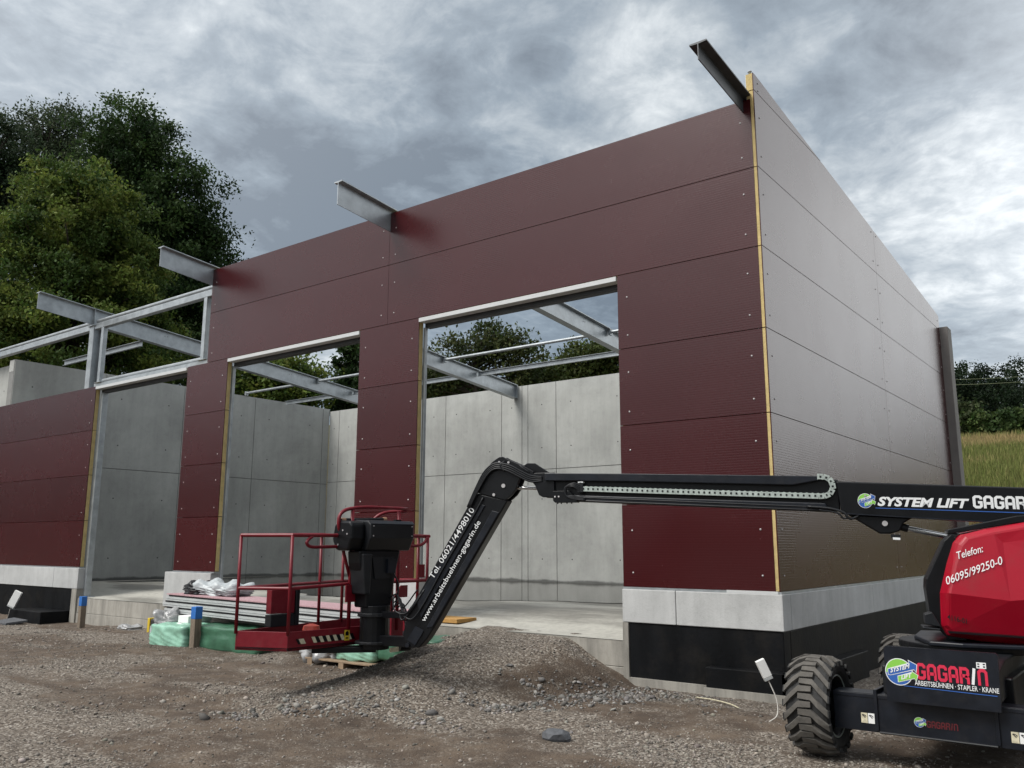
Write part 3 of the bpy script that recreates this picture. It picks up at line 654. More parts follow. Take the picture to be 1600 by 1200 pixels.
mb = MB(); mb.tube([(-15.6, 0.19, 4.16), (-11.6, 0.19, 4.16)], 0.045, M_GALV, 10); mb.box((-15.9, 0.13, 4.0), (-11.25, 0.25, 4.11), M_GALV); mb.build('door_head_rail', HALL)
mb = MB(); mb.tube([(-0.055, 0.05, 6.2), (-0.055, 0.05, 6.25)], 0.008, M_GALV, 6); mb.tube([(-0.055, 0.05, 6.25), (-0.057, 0.05, 6.275), (-0.06, 0.05, 6.30)], [0.01, 0.028, 0.01], M_GALV, 8); mb.build('bolt', HALL)

# ------------------------------------------------------------------ lettering
def ribbon(pts, w):
    P = [np.array(p, float) for p in pts]; n = len(P); L_, R_ = [], []
    for i in range(n):
        a = P[i]-P[i-1] if i else P[1]-P[0]; b = P[i+1]-P[i] if i < n-1 else P[-1]-P[-2]
        a = a/np.linalg.norm(a); b = b/np.linalg.norm(b); na = np.array([-a[1], a[0]]); nb = np.array([-b[1], b[0]])
        m = na+nb; m = m/np.linalg.norm(m); k = w/2/max(0.35, m@na); L_.append(P[i]+m*k); R_.append(P[i]-m*k)
    return L_+R_, [(i, i+1, n+i+1, n+i) for i in range(n-1)]
GL = {'G': [[(.55, .74), (.55, .88), (.43, 1), (.12, 1), (0, .88), (0, .12), (.12, 0), (.43, 0), (.55, .12), (.55, .46), (.30, .46)]],
      'A': [[(0, -.1), (0, .85), (.14, 1), (.41, 1), (.55, .85), (.55, -.1)], [(0.05, .38), (.5, .38)]],
      'R': [[(0, -.1), (0, 1), (.41, 1), (.55, .88), (.55, .60), (.43, .48), (.05, .48)], [(.32, .46), (.55, .30), (.55, -.1)]],
      'I': [[(0.02, -.1), (0.2, 1.1)]],
      'N': [[(0, -.1), (0, .85), (.14, 1), (.41, 1), (.55, .85), (.55, -.1)]]}
def techno(mb, word, M, m, adv=0.86, w=0.21, m_i=None):
    x = 0
    for ch in word:
        for st in GL[ch]:
            v, f = ribbon([(p[0]+x, p[1]*0.9+0.09) for p in st], w); mb.add([M(*p) for p in v], f, m_i if (ch == 'I' and m_i) else m)
        x += adv*(0.62 if ch == 'I' else 1)
    return x
def text_arr(body, shear=0.0, bold=0.0):
    c = bpy.data.curves.new('t', 'FONT'); c.body = body; c.size = 1; c.shear = shear; c.offset = bold; c.resolution_u = 3
    o = bpy.data.objects.new('t', c); me = bpy.data.meshes.new_from_object(o)
    v = np.array([x.co[:2] for x in me.vertices]); f = [tuple(p.vertices) for p in me.polygons]
    bpy.data.objects.remove(o); bpy.data.curves.remove(c); bpy.data.meshes.remove(me)
    v[:, 0] -= v[:, 0].min(); v[:, 0] /= v[:, 0].max()
    v[:, 1] /= 0.69                                             # cap height = 1
    return v, f
def write(mb, body, M, m, shear=0.0, bold=0.0):                 # M(tx 0..1, ty 0..1) -> point
    v, f = text_arr(body, shear, bold); mb.add([M(*p) for p in v], f, m)
def logo(mb, M):                                                # M(x, y, layer) with radius 1
    def poly(pts, m, k): mb.add([M(x, y, k) for x, y in pts], [tuple(range(len(pts)))], m)
    circ = lambda r, a0, a1, n=20: [(r*math.cos(a0+(a1-a0)*i/n), r*math.sin(a0+(a1-a0)*i/n)) for i in range(n+1)]
    poly(circ(1.0, 0, 2*math.pi, 32)[:-1], M_WHITE, 0)
    poly(circ(0.94, 0.25, math.pi+0.1), M_DGRN, 1); poly(circ(0.94, math.pi+0.1, 2*math.pi+0.25), M_DBLU, 1)
    poly([(-.82, -.28), (-.82, .18), (.75, .72), (.70, .95), (1.35, .62), (1.25, .0), (1.1, .22), (-.6, -.30)], M_WHITE, 2)
    poly([(-.78, -.24), (-.78, .14), (.79, .68), (.75, .88), (1.30, .60), (1.22, .08), (1.1, .28), (-.6, -.26)], M_DBLU, 3)
    poly([(-.12, -.78), (-.12, -.30), (.80, .02), (.98, .12), (1.38, -.14), (1.22, -.62), (1.08, -.42), (.0, -.76)], M_WHITE, 4)
    poly([(-.08, -.74), (-.08, -.33), (.80, -.03), (.98, .07), (1.33, -.15), (1.21, -.55), (1.08, -.37), (.0, -.72)], M_DGRN, 5)
    write(mb, 'SYSTEM', lambda tx, ty: M(-.62+tx*1.45, -.10+tx*.46+ty*.32, 6), M_WHITE, 0.25, 0.035)
    write(mb, 'LIFT', lambda tx, ty: M(.14+tx*.78, -.55+tx*.25+ty*.29, 6), M_WHITE, 0.15, 0.035)

# ------------------------------------------------------------------ boom lift
LIFT = empty('boom_lift', (2.0, -1.0, GZ), 'black and red telescopic boom lift with a red basket parked at the corner', 'boom lift')
AZ = math.radians(16); BD = np.array([-math.cos(AZ), -math.sin(AZ), 0]); BN = np.array([math.sin(AZ), -math.cos(AZ), 0]); BP0 = np.array([2.0, -1.0, 0])
def bq(s, z, o): return BP0+BD*s+BN*o+np.array([0, 0, z])
def bprism(mb, pts, o0, o1, m): mb.prism([bq(s, z, o0) for s, z in pts], BN*(o1-o0), m)
# main boom, outer section
mb = MB(); bprism(mb, [(0.98, 1.087), (-1.75, 0.926), (-1.75, 0.60), (0.95, 0.789)], -0.11, 0.11, M_BLK)
bprism(mb, [(0.90, 0.785), (0.633, 0.61), (0.553, 0.61), (0.473, 0.632), (0.441, 0.700), (0.36, 0.75)], 0.05, 0.085, M_BLK)
bprism(mb, [(0.90, 0.785), (0.633, 0.61), (0.553, 0.61), (0.473, 0.632), (0.441, 0.700), (0.36, 0.75)], -0.085, -0.05, M_BLK)
boom = mb.build('main_boom', LIFT, bevel=0.012)
mb = MB(); mb.tube([bq(0.592, 0.701, 0.08), bq(0.592, 0.701, 0.10)], 0.024, M_SCREW, 14); mb.tube([bq(0.74, 0.95, 0.109), bq(0.74, 0.95, 0.118)], 0.010, M_SCREW, 8); mb.build('boom_pin', boom)
mb = MB(); bprism(mb, [(0.95, 0.800), (-1.7, 0.612), (-1.7, 0.600), (0.95, 0.789)], 0.112, 0.122, M_NAVY); mb.build('boom_seam', boom)
mb = MB()
write(mb, 'SYSTEM LIFT', lambda tx, ty: bq(0.642-0.74*tx, 0.862-0.032*tx+ty*0.074, 0.1135), M_WHITE, 0.28, 0.04)
techno(mb, 'GAGARIN', lambda x, y: bq(-0.135-x*0.098, 0.828-x*0.0042+y*0.100, 0.1135), M_WHITE, 0.84, 0.22)
logo(mb, lambda x, y, k: bq(0.742-x*0.064, 0.905+y*0.066, 0.112+k*0.0008))
mb.add([bq(0.66, 0.836, 0.1125), bq(-1.0, 0.755, 0.1125), bq(-1.0, 0.763, 0.1125), bq(0.66, 0.842, 0.1125)], [(0, 1, 2, 3)], M_DBLU)
mb.build('boom_lettering', boom)
# inner sections
mb = MB(); bprism(mb, [(3.80, 1.225), (0.96, 1.105), (0.96, 0.815), (1.48, 0.832), (3.50, 0.942), (3.80, 1.03)], -0.075, 0.055, M_BLK); inner = mb.build('inner_boom', LIFT, bevel=0.01)
mb = MB(); bprism(mb, [(3.817, 1.24), (2.939, 1.21), (1.30, 1.146), (1.133, 1.138), (1.133, 1.10), (1.36, 1.062), (2.941, 1.133), (3.818, 1.161)], 0.06, 0.115, M_NAVY); mb.build('cable_tray', inner, bevel=0.006)
mb = MB(); bprism(mb, [(3.509, 1.008), (1.081, 0.892), (1.06, 0.806), (1.482, 0.830), (2.953, 0.925), (3.496, 0.940)], 0.06, 0.100, M_NAVY); mb.build('slide_rail', inner, bevel=0.012)
mb = MB(); mb.tube([bq(3.5, 0.952, 0.103), bq(1.07, 0.82, 0.103)], 0.010, M_BLK, 8); mb.tube([bq(3.5, 0.985, 0.103), bq(1.07, 0.85, 0.103)], 0.006, M_BLK2, 8); mb.build('hydraulic_line', inner)
mb = MB()
path = [(3.42, 1.070), (2.6, 1.029), (1.9, 0.994), (1.12, 0.955)]
path += [(1.10-0.088*math.sin(a), 1.043-0.088*math.cos(a)) for a in np.linspace(0.2, 2.9, 9)]
path += [(1.14, 1.133)]
pp = [np.array(p) for p in path]; seg = [np.linalg.norm(b-a) for a, b in zip(pp, pp[1:])]; tot = sum(seg); nl = 52
def along(d):
    for a, b, l in zip(pp, pp[1:], seg):
        if d <= l: return a+(b-a)*d/l, (b-a)/l
        d -= l
    return pp[-1], (pp[-1]-pp[-2])/seg[-1]
for i in range(nl):
    c, t = along((i+0.5)*tot/nl); nrm = np.array([-t[1], t[0]]); hl = tot/nl*0.5; hh = 0.027
    q = lambda a, b: tuple(c+t*a+nrm*b)
    bprism(mb, [q(-hl, -hh), (q(-hl*.3, -hh*0.8)), (q(hl*.3, -hh*0.8)), q(hl, -hh), q(hl, hh), q(-hl, hh)], 0.070, 0.118, M_CHAIN)
    bprism(mb, [q(-hl*.4, -hh*.3), q(hl*.2, -hh*.3), q(hl*.2, hh*.35), q(-hl*.4, hh*.35)], 0.1181, 0.122, M_BLK)
mb.build('energy_chain', inner)
mb = MB(); bprism(mb, [(3.46, 1.03), (3.46, 1.125), (3.43, 1.135), (3.40, 1.125), (3.40, 1.03)], 0.055, 0.125, M_BLK2); bprism(mb, [(3.455, 1.127), (3.455, 1.140), (3.40, 1.140), (3.40, 1.127)], 0.06, 0.12, M_WHITE); mb.build('chain_bracket', inner, bevel=0.003)
mb = MB(); bprism(mb, [(3.723, 1.05), (3.55, 1.05), (3.469, 0.96), (3.469, 0.931), (3.70, 0.931), (3.723, 0.95)], 0.03, 0.125, M_BLK)
for s in (3.53, 3.58, 3.64, 3.68): mb.tube([bq(s, 0.932, 0.10), bq(s, 0.918, 0.10)], 0.009, M_BLK2, 6)
for s in (3.66, 3.70): mb.tube([bq(s, 0.99, 0.124), bq(s, 0.99, 0.130)], 0.010, M_SCREW, 8)
mb.build('slide_bracket', inner, bevel=0.004)
mb = MB()
for k, r in enumerate((0.10, 0.085, 0.07, 0.055)):
    mb.tube(smooth_path([bq(3.43, 1.10-0.02*k, 0.118), bq(3.50, 1.125-0.012*k, 0.128), bq(3.56+r*0.3, 1.08, 0.13), bq(3.57+r*0.1, 1.0, 0.128), bq(3.50, 0.965+0.01*k, 0.122), bq(3.38, 0.95+0.006*k, 0.112)], 5), 0.0085, M_BLK2, 6)
mb.build('hose_loop', inner, smooth=True)
mb = MB(); mb.tube(smooth_path([bq(1.25, 0.86, 0.115), bq(1.05, 0.84, 0.125), bq(0.93, 0.80, 0.13), bq(0.90, 0.755, 0.13), bq(0.86, 0.745, 0.12), bq(0.80, 0.775, 0.10)], 5), 0.012, M_BLK2, 6); mb.tube(smooth_path([bq(1.15, 0.83, 0.11), bq(0.99, 0.80, 0.12), bq(0.94, 0.75, 0.12), bq(0.89, 0.755, 0.12)], 5), 0.009, M_BLK2, 6); mb.build('hydraulic_hose', boom, smooth=True)
# neck plates and elbow
neck = [(3.934, 1.246), (3.722, 1.247), (3.72, 0.985), (3.85, 0.991), (3.892, 1.015), (3.935, 1.115), (3.988, 1.177), (3.949, 1.24)]
mb = MB(); bprism(mb, neck, 0.055, 0.085, M_BLK); bprism(mb, neck, -0.085, -0.055, M_BLK); bprism(mb, [(3.95, 1.24), (3.72, 1.243), (3.72, 1.0), (3.85, 1.0), (3.93, 1.13)], -0.054, 0.054, M_BLK); mb.build('boom_nose', LIFT, bevel=0.006)
mb = MB(); bprism(mb, [(4.14, 1.32), (4.06, 1.365), (3.98, 1.36), (3.80, 1.245), (3.95, 1.24), (4.09, 1.31)], -0.07, -0.03, M_BLK); mb.build('link_arm', LIFT, bevel=0.006)
elb = [(4.342, 1.428), (4.305, 1.432), (4.271, 1.412), (4.085, 1.331), (3.95, 1.262), (3.956, 1.176), (4.096, 1.21), (4.15, 1.08), (4.193, 1.02), (4.266, 0.964), (4.626, 1.059), (4.548, 1.18), (4.534, 1.262), (4.427, 1.372), (4.401, 1.392)]
mb = MB(); bprism(mb, elb, 0.05, 0.085, M_BLK); bprism(mb, elb, -0.085, -0.05, M_BLK); bprism(mb, [(4.30, 1.40), (4.10, 1.30), (4.17, 1.08), (4.28, 0.98), (4.58, 1.07), (4.50, 1.26), (4.42, 1.36)], -0.049, 0.049, M_BLK); el = mb.build('jib_elbow', LIFT, bevel=0.006)
mb = MB()
for s, z, r in ((4.288, 1.119, 0.022), (4.337, 1.371, 0.012), (4.23, 1.365, 0.012), (4.397, 1.026, 0.016), (4.29, 1.29, 0.010)): mb.tube([bq(s, z, 0.084), bq(s, z, 0.096)], r, M_SCREW, 12)
mb.build('elbow_pins', el)
mb = MB()
for k in range(4):
    dz = -0.022*k; mb.tube(smooth_path([bq(4.70-0.01*k, 0.90, 0.10), bq(4.60-0.012*k, 1.10+dz*0.2, 0.11), bq(4.50-0.015*k, 1.27+dz*0.3, 0.115), bq(4.38-0.01*k, 1.355+dz*0.8, 0.115), bq(4.22, 1.335+dz, 0.115), bq(4.08, 1.265+dz, 0.11), bq(3.97, 1.215+dz*0.9, 0.10), bq(3.85, 1.20+dz*0.6, 0.08)], 6), 0.0105, M_BLK2, 6)
mb.tube(smooth_path([bq(4.27, 1.38, 0.10), bq(4.31, 1.34, 0.125), bq(4.29, 1.28, 0.12)], 5), 0.008, M_BLK2, 6)
mb.tube(smooth_path([bq(4.14, 1.36, 0.06), bq(4.08, 1.31, 0.09), bq(4.00, 1.255, 0.09)], 5), 0.008, M_BLK2, 6)
mb.build('hydraulic_hoses', el, smooth=True)
mb = MB(); mb.tube([bq(4.22, 1.104, 0.02), bq(3.90, 1.088, 0.02)], 0.020, M_CHROME, 14); mb.tube([bq(4.24, 1.105, 0.02), bq(4.19, 1.102, 0.02)], 0.028, M_BLK, 14); mb.build('jib_cylinder_rod', LIFT)
# jib
jib = [(4.622, 1.052), (4.244, 0.964), (5.052, -0.32), (5.162, -0.482), (5.251, -0.577), (5.389, -0.59), (5.463, -0.454), (5.377, -0.17), (5.243, 0.034)]
mb = MB(); bprism(mb, jib, -0.075, 0.075, M_BLK); jb = mb.build('jib', LIFT, bevel=0.012)
mb = MB(); bprism(mb, [(4.565, 0.93), (4.50, 0.915), (5.235, -0.275), (5.285, -0.10), (5.235, 0.0)], 0.0755, 0.088, M_NAVY); bprism(mb, [(4.42, 0.86), (4.34, 0.84), (5.10, -0.36), (5.17, -0.37)], 0.0755, 0.084, M_NAVY); mb.build('jib_cover_plate', jb, bevel=0.004)
mb = MB(); mb.tube(smooth_path([bq(4.52, 1.0, 0.09), bq(4.62, 0.82, 0.10), bq(4.95, 0.30, 0.098), bq(5.20, -0.12, 0.10), bq(5.33, -0.28, 0.10), bq(5.45, -0.26, 0.08)], 5), 0.009, M_BLK2, 6)
mb.tube(smooth_path([bq(5.20, 0.03, 0.085), bq(5.33, -0.16, 0.09), bq(5.46, -0.30, 0.08), bq(5.52, -0.22, 0.05)], 5), 0.010, M_BLK2, 6); mb.tube(smooth_path([bq(5.24, -0.02, 0.085), bq(5.40, -0.22, 0.10), bq(5.56, -0.20, 0.08), bq(5.60, -0.05, 0.05)], 5), 0.008, M_BLK2, 6); mb.build('hydraulic_hoses', jb, smooth=True)
def jmap(p0, p1, cap, o):
    p0 = np.array(p0); p1 = np.array(p1); b = (p1-p0)/np.linalg.norm(p1-p0); up = np.array([b[1], -b[0]])
    return lambda tx, ty: bq(*(p0+(p1-p0)*tx+up*cap*ty), o)
mb = MB(); write(mb, 'Tel. 06021/4498010', jmap((5.098, 0.135), (4.618, 0.868), 0.062, 0.0895), M_WHITE, 0, 0.004); mb.build('jib_lettering', jb); mb = MB(); write(mb, 'www.arbeitsbuehnen-gagarin.de', jmap((5.19, -0.312), (4.548, 0.737), 0.054, 0.0855), M_WHITE, 0, 0.004); mb.build('jib_lettering', jb)
mb = MB(); mb.tube([bq(5.39, -0.555, 0.06), bq(5.39, -0.555, 0.10)], 0.025, M_NAVY, 12); bprism(mb, [(5.20, -0.40), (5.30, -0.36), (5.40, -0.50), (5.30, -0.555)], 0.0755, 0.085, M_NAVY); mb.build('jib_tip_pin', jb)

# basket
B0 = np.array([-4.13, -3.39, 0]); D0 = np.array([-3.98, -1.42, 0]); ad = (D0-B0)/np.linalg.norm(D0-B0); an = np.array([ad[1], -ad[0], 0])
def kq(a, o, z): return B0+ad*a+an*o+np.array([0, 0, z])
BK = empty('basket', tuple(kq(1.0, -0.4, -0.62)), None, None); BK.parent = LIFT; BK.location = Vector(kq(1.0, -0.4, -0.62))-Vector(LIFT.location)
plan = [(0, 0), (2.02, 0), (2.12, -0.80), (1.40, -0.92), (-0.29, -0.55)]
def loop_board(mb, z0, z1, t, m):
    n = len(plan)
    for i in range(n):
        a, b = plan[i], plan[(i+1) % n]
        if i == 0: b = (1.12, 0)
        p0, p1 = kq(*a, z0), kq(*b, z0); dv = (p1-p0)/np.linalg.norm(p1-p0); nn = np.array([dv[1], -dv[0], 0])*t
        mb.prism([p0, p1, p1+np.array([0, 0, z1-z0]), p0+np.array([0, 0, z1-z0])], -nn, m)
mb = MB(); mb.prism([kq(*p, -0.615) for p in plan], (0, 0, 0.03), M_BLK2); mb.build('basket_floor', BK)
mb = MB(); loop_board(mb, -0.62, -0.42, 0.012, M_BRED); toe = mb.build('toe_board', BK, bevel=0.004)
mb = MB()
def stripe(a0, a1, z0, z1, side='front', m=M_CREAM, sk=0.035):
    if side == 'front': q = lambda a, z: kq(a, 0.004, z)
    else:
        A, Bp = np.array(plan[4]), np.array(plan[0]); dv = Bp-A; L0 = np.linalg.norm(dv); nn = np.array([dv[1], -dv[0]])/L0
        q = lambda a, z: kq(*(A+dv*a/L0+nn*(0.004)), z)
    mb.add([q(a0+sk, z0), q(a1+sk, z0), q(a1, z1), q(a0, z1)], [(0, 1, 2, 3)], m)
for i in range(6): stripe(0.30+i*0.095, 0.345+i*0.095, -0.555, -0.49); stripe(0.345+i*0.095, 0.392+i*0.095, -0.555, -0.49, m=M_BLK)
stripe(0.10, 0.135, -0.555, -0.50, m=M_BLK); stripe(0.135, 0.20, -0.555, -0.50)
for a in (0.10, 0.30, 0.42): stripe(a, a+0.03, -0.55, -0.50, 'end', M_BLK); stripe(a+0.03, a+0.07, -0.55, -0.50, 'end')
mb.add([kq(a, 0.005, z) for a, z in ((0.745, -0.565), (0.82, -0.565), (0.82, -0.45), (0.745, -0.45))], [(0, 1, 2, 3)], M_YEL)
mb.add([kq(a, 0.007, z) for a, z in ((0.76, -0.51), (0.805, -0.51), (0.805, -0.475), (0.783, -0.458), (0.76, -0.475))], [(0, 1, 2, 3, 4)], M_BLK); mb.add([kq(a, 0.007, z) for a, z in ((0.765, -0.545), (0.80, -0.545), (0.80, -0.53), (0.765, -0.53))], [(0, 1, 2, 3)], M_BLK)
mb.build('warning_stripes', toe)
TR, MR = 0.60, 0.045
def rail(name, pts, r=0.019, sm=0): 
    mb = MB(); mb.tube(smooth_path(pts, sm) if sm else pts, r, M_BRED, 10); return mb.build(name, BK, smooth=True)
A_, F_, H_, D_ = (-0.29, -0.55), (1.40, -0.92), (2.12, -0.80), (2.02, 0)
mb = MB(); mb.tube([kq(*A_, TR), kq(0, 0, TR), kq(0.79, 0, TR+0.005)], 0.021, M_BRED, 10); mb.tube([kq(1.55, 0, TR+0.01), kq(2.02, 0, TR+0.005), kq(*H_, TR), kq(*F_, TR)], 0.021, M_BRED, 10); mb.tube([kq(*A_, TR), kq(0.99, -0.82, TR+0.02), kq(*F_, TR)], 0.021, M_BRED, 10); mb.build('top_rail', BK)
mb = MB(); mb.tube([kq(*A_, 0.03), kq(0, 0, 0.032), kq(0.8, 0, MR+0.015), kq(2.02, 0, MR+0.02), kq(*H_, MR), kq(*F_, MR), kq(*A_, 0.03)], 0.019, M_BRED, 10); mb.build('mid_rail', BK)
for a, o in (A_, (0, 0), (0.99, -0.832), F_, (2.0, 0), (1.86, -0.02), H_): rail('post', [kq(a, o, -0.45), kq(a, o, TR)])
rail('post', [kq(0.80, 0.0, -0.45), kq(0.79, 0.02, 0.90)], 0.022); rail('post', [kq(1.52, 0.0, -0.50), kq(1.50, 0.02, 0.90)], 0.022)
rail('console_guard', [kq(0.66, 0, 0.60), kq(0.60, 0.02, 0.70), kq(0.60, 0.02, 0.81), kq(0.66, 0.02, 0.88), kq(0.79, 0.02, 0.915), kq(1.04, 0.02, 0.935), kq(1.62, 0.02, 0.935)], 0.021, 6)
rail('console_guard', [kq(1.28, -0.2, 0.80), kq(1.34, -0.15, 0.86), kq(1.45, -0.1, 0.895), kq(1.62, 0.02, 0.905)], 0.021, 6)
rail('brace', [kq(0.66, -0.02, 0.60), kq(0.70, 0, 0.40), kq(0.80, 0, 0.12)], 0.019)
rail('grab_loop', [kq(0.26, 0, 0.59), kq(0.19, 0.02, 0.55), kq(0.17, 0.03, 0.51), kq(0.24, 0.02, 0.475), kq(0.45, 0, 0.475), kq(0.70, -0.02, 0.48)], 0.019, 6)
rail('grab_loop', [kq(1.98, 0, 0.59), kq(1.93, 0.02, 0.53), kq(1.82, 0.03, 0.49), kq(1.66, 0.0, 0.485), kq(1.55, 0, 0.49)], 0.019, 6)
mb = MB(); mb.prism([kq(0.05, -0.42, z) for z in (0, )]+[kq(0.36, -0.42, 0.0), kq(0.36, -0.42, -0.26), kq(0.05, -0.42, -0.26)], an*-0.10, M_BRED); 
mb.build('document_box', BK, bevel=0.006)
mb = MB(); mb.prism([kq(0.05, -0.41, -0.27), kq(0.36, -0.41, -0.27), kq(0.36, -0.41, -0.40), kq(0.05, -0.41, -0.40)], an*-0.12, M_BLK2); mb.prism([kq(0.37, -0.41, 0.0), kq(0.42, -0.41, 0.0), kq(0.42, -0.41, -0.40), kq(0.37, -0.41, -0.40)], an*-0.12, M_BLK2); mb.build('socket_box', BK, bevel=0.006)
mb = MB(); mb.prism([kq(0.70, 0.07, 0.05), kq(0.80, 0.07, 0.05), kq(1.02, 0.07, -0.14), kq(0.70, 0.07, -0.14)], an*-0.02, M_BRED); mb.build('bracket_plate', BK); mb = MB(); mb.prism([kq(1.40, 0.07, -0.12), kq(1.62, 0.07, -0.12), kq(1.62, 0.07, 0.02), kq(1.52, 0.07, 0.02)], an*-0.02, M_BRED); mb.build('bracket_plate', BK); mb = MB(); mb.prism([kq(1.44, 0.0, -0.62), kq(1.62, 0.0, -0.62), kq(1.62, 0.0, -0.28), kq(1.44, 0.0, -0.28)], an*-0.03, M_BRED); mb.build('bracket_plate', BK)
mb = MB()
for zz in (0.30, 0.22, 0.14): pass
mb.prism([kq(1.84, 0.01, 0.10), kq(1.95, 0.01, 0.10), kq(1.95, 0.01, 0.26), kq(1.84, 0.01, 0.26)], an*-0.02, M_BRED); mb.build('gate_latch', BK)
# control console with hood
mb = MB()
hood = [(0.03, 0.43), (0.27, 0.43), (0.345, 0.575), (0.345, 0.735), (0.30, 0.775), (0.05, 0.785), (-0.06, 0.73), (-0.10, 0.55), (-0.02, 0.44)]
mb.prism([kq(0.80, o, z) for o, z in hood], ad*0.66, M_BLK2); con = mb.build('control_console', BK, bevel=0.02)
mb = MB(); mb.prism([kq(0.60, o*0.8-0.02, 0.02+z*0.96) for o, z in hood], ad*0.195, M_BLK); mb.build('console_side', con, bevel=0.05)
mb = MB(); mb.prism([kq(0.80, 0.306, 0.772), kq(0.80, 0.348, 0.738), kq(0.80, 0.350, 0.730), kq(0.80, 0.300, 0.768)], ad*0.66, M_NAVY)
for a, z in ((0.84, 0.60), (1.42, 0.60), (0.84, 0.71), (1.42, 0.71)): mb.tube([kq(a, 0.344, z), kq(a, 0.352, z)], 0.008, M_SCREW, 8)
mb.prism([kq(1.22, 0.24, 0.79), kq(1.30, 0.24, 0.79), kq(1.30, 0.24, 0.775), kq(1.22, 0.24, 0.775)], an*0.05, M_BLK); mb.build('console_trim', con)
mb = MB()
for o, z in ((0.10, 0.66), (0.18, 0.62), (0.02, 0.50)): mb.tube([kq(0.602, o, z), kq(0.592, o, z)], 0.010, M_SCREW, 8)
mb.build('console_bolts', con)
mb = MB(); mb.prism([kq(a, 0.262, z) for a, z in ((0.90, 0.36), (1.22, 0.36), (1.16, 0.12), (0.94, 0.12))], an*0.012, M_BLK2); mb.prism([kq(a, 0.262, z) for a, z in ((1.10, 0.34), (1.24, 0.34), (1.20, 0.18), (1.10, 0.18))], an*0.05, M_NAVY)
mb.tube(smooth_path([kq(1.18, 0.30, 0.20), kq(1.24, 0.33, 0.05), kq(1.22, 0.33, -0.15), kq(1.14, 0.32, -0.28)], 5), 0.010, M_BLK2, 6); mb.build('valve_block', BK)
mb = MB(); mb.tube([kq(0.62, 0.0, 0.775), kq(1.30, 0.0, 0.80)], 0.022, M_BLK2, 10); mb.tube([kq(0.64, 0, 0.776), kq(0.70, 0, 0.778)], 0.026, mat('tape_tan', (0.35, 0.20, 0.12), 0.7), 10); mb.tube([kq(1.26, 0, 0.798), kq(1.31, 0, 0.80)], 0.026, MATS['tape_tan'], 10); mb.build('console_bar', con)
mb = MB(); mb.prism([kq(a, 0.04, z) for a, z in ((0.72, 0.43), (1.32, 0.43), (1.24, 0.06), (1.20, -0.20), (0.84, -0.20), (0.82, 0.0), (0.73, 0.30))], an*0.22, M_BLK)
mb.prism([kq(a, 0.05, z) for a, z in ((0.74, 0.40), (0.88, 0.40), (0.86, -0.05), (0.78, -0.05))], an*0.25, M_BLK2)
mb.build('console_column', BK, bevel=0.015)
mb = MB(); mb.tube([kq(1.02, 0.20, -0.66), kq(1.02, 0.20, -0.18)], 0.17, M_BLK, 20); mb.tube([kq(1.02, 0.20, -0.30), kq(1.02, 0.20, -0.26)], 0.20, M_BLK2, 20); mb.tube([kq(1.02, 0.20, -0.60), kq(1.02, 0.20, -0.57)], 0.22, M_BLK2, 20); pass
rotr = mb.build('rotator', BK, bevel=0.006)
mb = MB()
def bar(p, q, w, h, m):
    p = np.array(p); q = np.array(q); d = (q-p)/np.linalg.norm(q-p); n = np.cross(d, [0, 0, 1]); n = n/np.linalg.norm(n)*w/2; u = np.cross(n, d); u = u/np.linalg.norm(u)*h/2
    mb.prism([p-n-u, p+n-u, p+n+u, p-n+u], q-p, m)
bar(kq(1.02, 0.25, -0.56), bq(5.36, -0.53, 0), 0.10, 0.11, M_BLK); bar(kq(1.02, 0.25, -0.28), bq(5.34, -0.25, 0), 0.09, 0.07, M_BLK)
bar(kq(0.5, -0.25, -0.66), kq(1.05, 0.2, -0.66), 0.22, 0.06, M_BLK); mb.build('levelling_arm', BK, bevel=0.006)
mb = MB(); mb.tube([kq(1.30, 0.30, -0.62), kq(1.42, 0.34, -0.62)], 0.085, M_BLK, 16); mb.tube([kq(1.41, 0.34, -0.62), kq(1.43, 0.345, -0.62)], 0.035, M_SCREW, 10); mb.prism([kq(1.06, 0.42, -0.685), kq(1.18, 0.42, -0.685), kq(1.18, 0.42, -0.635), kq(1.06, 0.42, -0.635)], an*0.02, M_CREAM); mb.build('pivot_housing', BK)
mb = MB()
rnd = random.Random(5)
for k in range(6):
    p0 = kq(1.18+0.03*k, 0.26, -0.10-0.03*k); p3 = bq(5.30, 0.02-0.10*k, 0.06)
    mid = (p0+p3)/2+np.array([0, 0, -0.12-0.05*rnd.random()]); mb.tube(smooth_path([p0, p0+an*0.12+np.array([0, 0, 0.05*rnd.random()]), mid, p3], 6), 0.008, M_BLK2, 6)
mb.build('hydraulic_hoses', BK, smooth=True)
mb = MB(); mb.tube([kq(0.62, -0.45, -0.47), kq(0.62, -0.45, -0.42), kq(0.62, -0.45, -0.40)], [0.10, 0.09, 0.03], mat('helmet_orange', (0.55, 0.08, 0.05), 0.4), 14); mb.build('foot_switch', BK)

# turret and chassis
cov = [(0.03, 0.602), (-0.17, 0.646), (-0.45, 0.697), (-1.15, 0.72), (-1.42, 0.60), (-1.55, 0.20), (-1.55, -0.20), (-0.36, -0.275), (-0.06, -0.262), (0.20, -0.225), (0.234, -0.155), (0.222, 0.12), (0.152, 0.362), (0.09, 0.536)]
mb = MB(); cc = np.array([-0.65, 0.2])
inn = [tuple(np.array(p)+(cc-np.array(p))*0.13*np.array([0.45, 0.55])) for p in cov]
def offz(z): return 0.585-max(0, z-0.10)*0.16-max(0, 0.10-z)*0.32
n = len(cov); vs = [bq(*p, 0.15) for p in cov]+[bq(*p, 0.45) for p in cov]+[bq(*p, offz(p[1])) for p in inn]
fs = [tuple(range(n))]+[(i, (i+1) % n, n+(i+1) % n, n+i) for i in range(n)]+[(n+i, n+(i+1) % n, 2*n+(i+1) % n, 2*n+i) for i in range(n)]
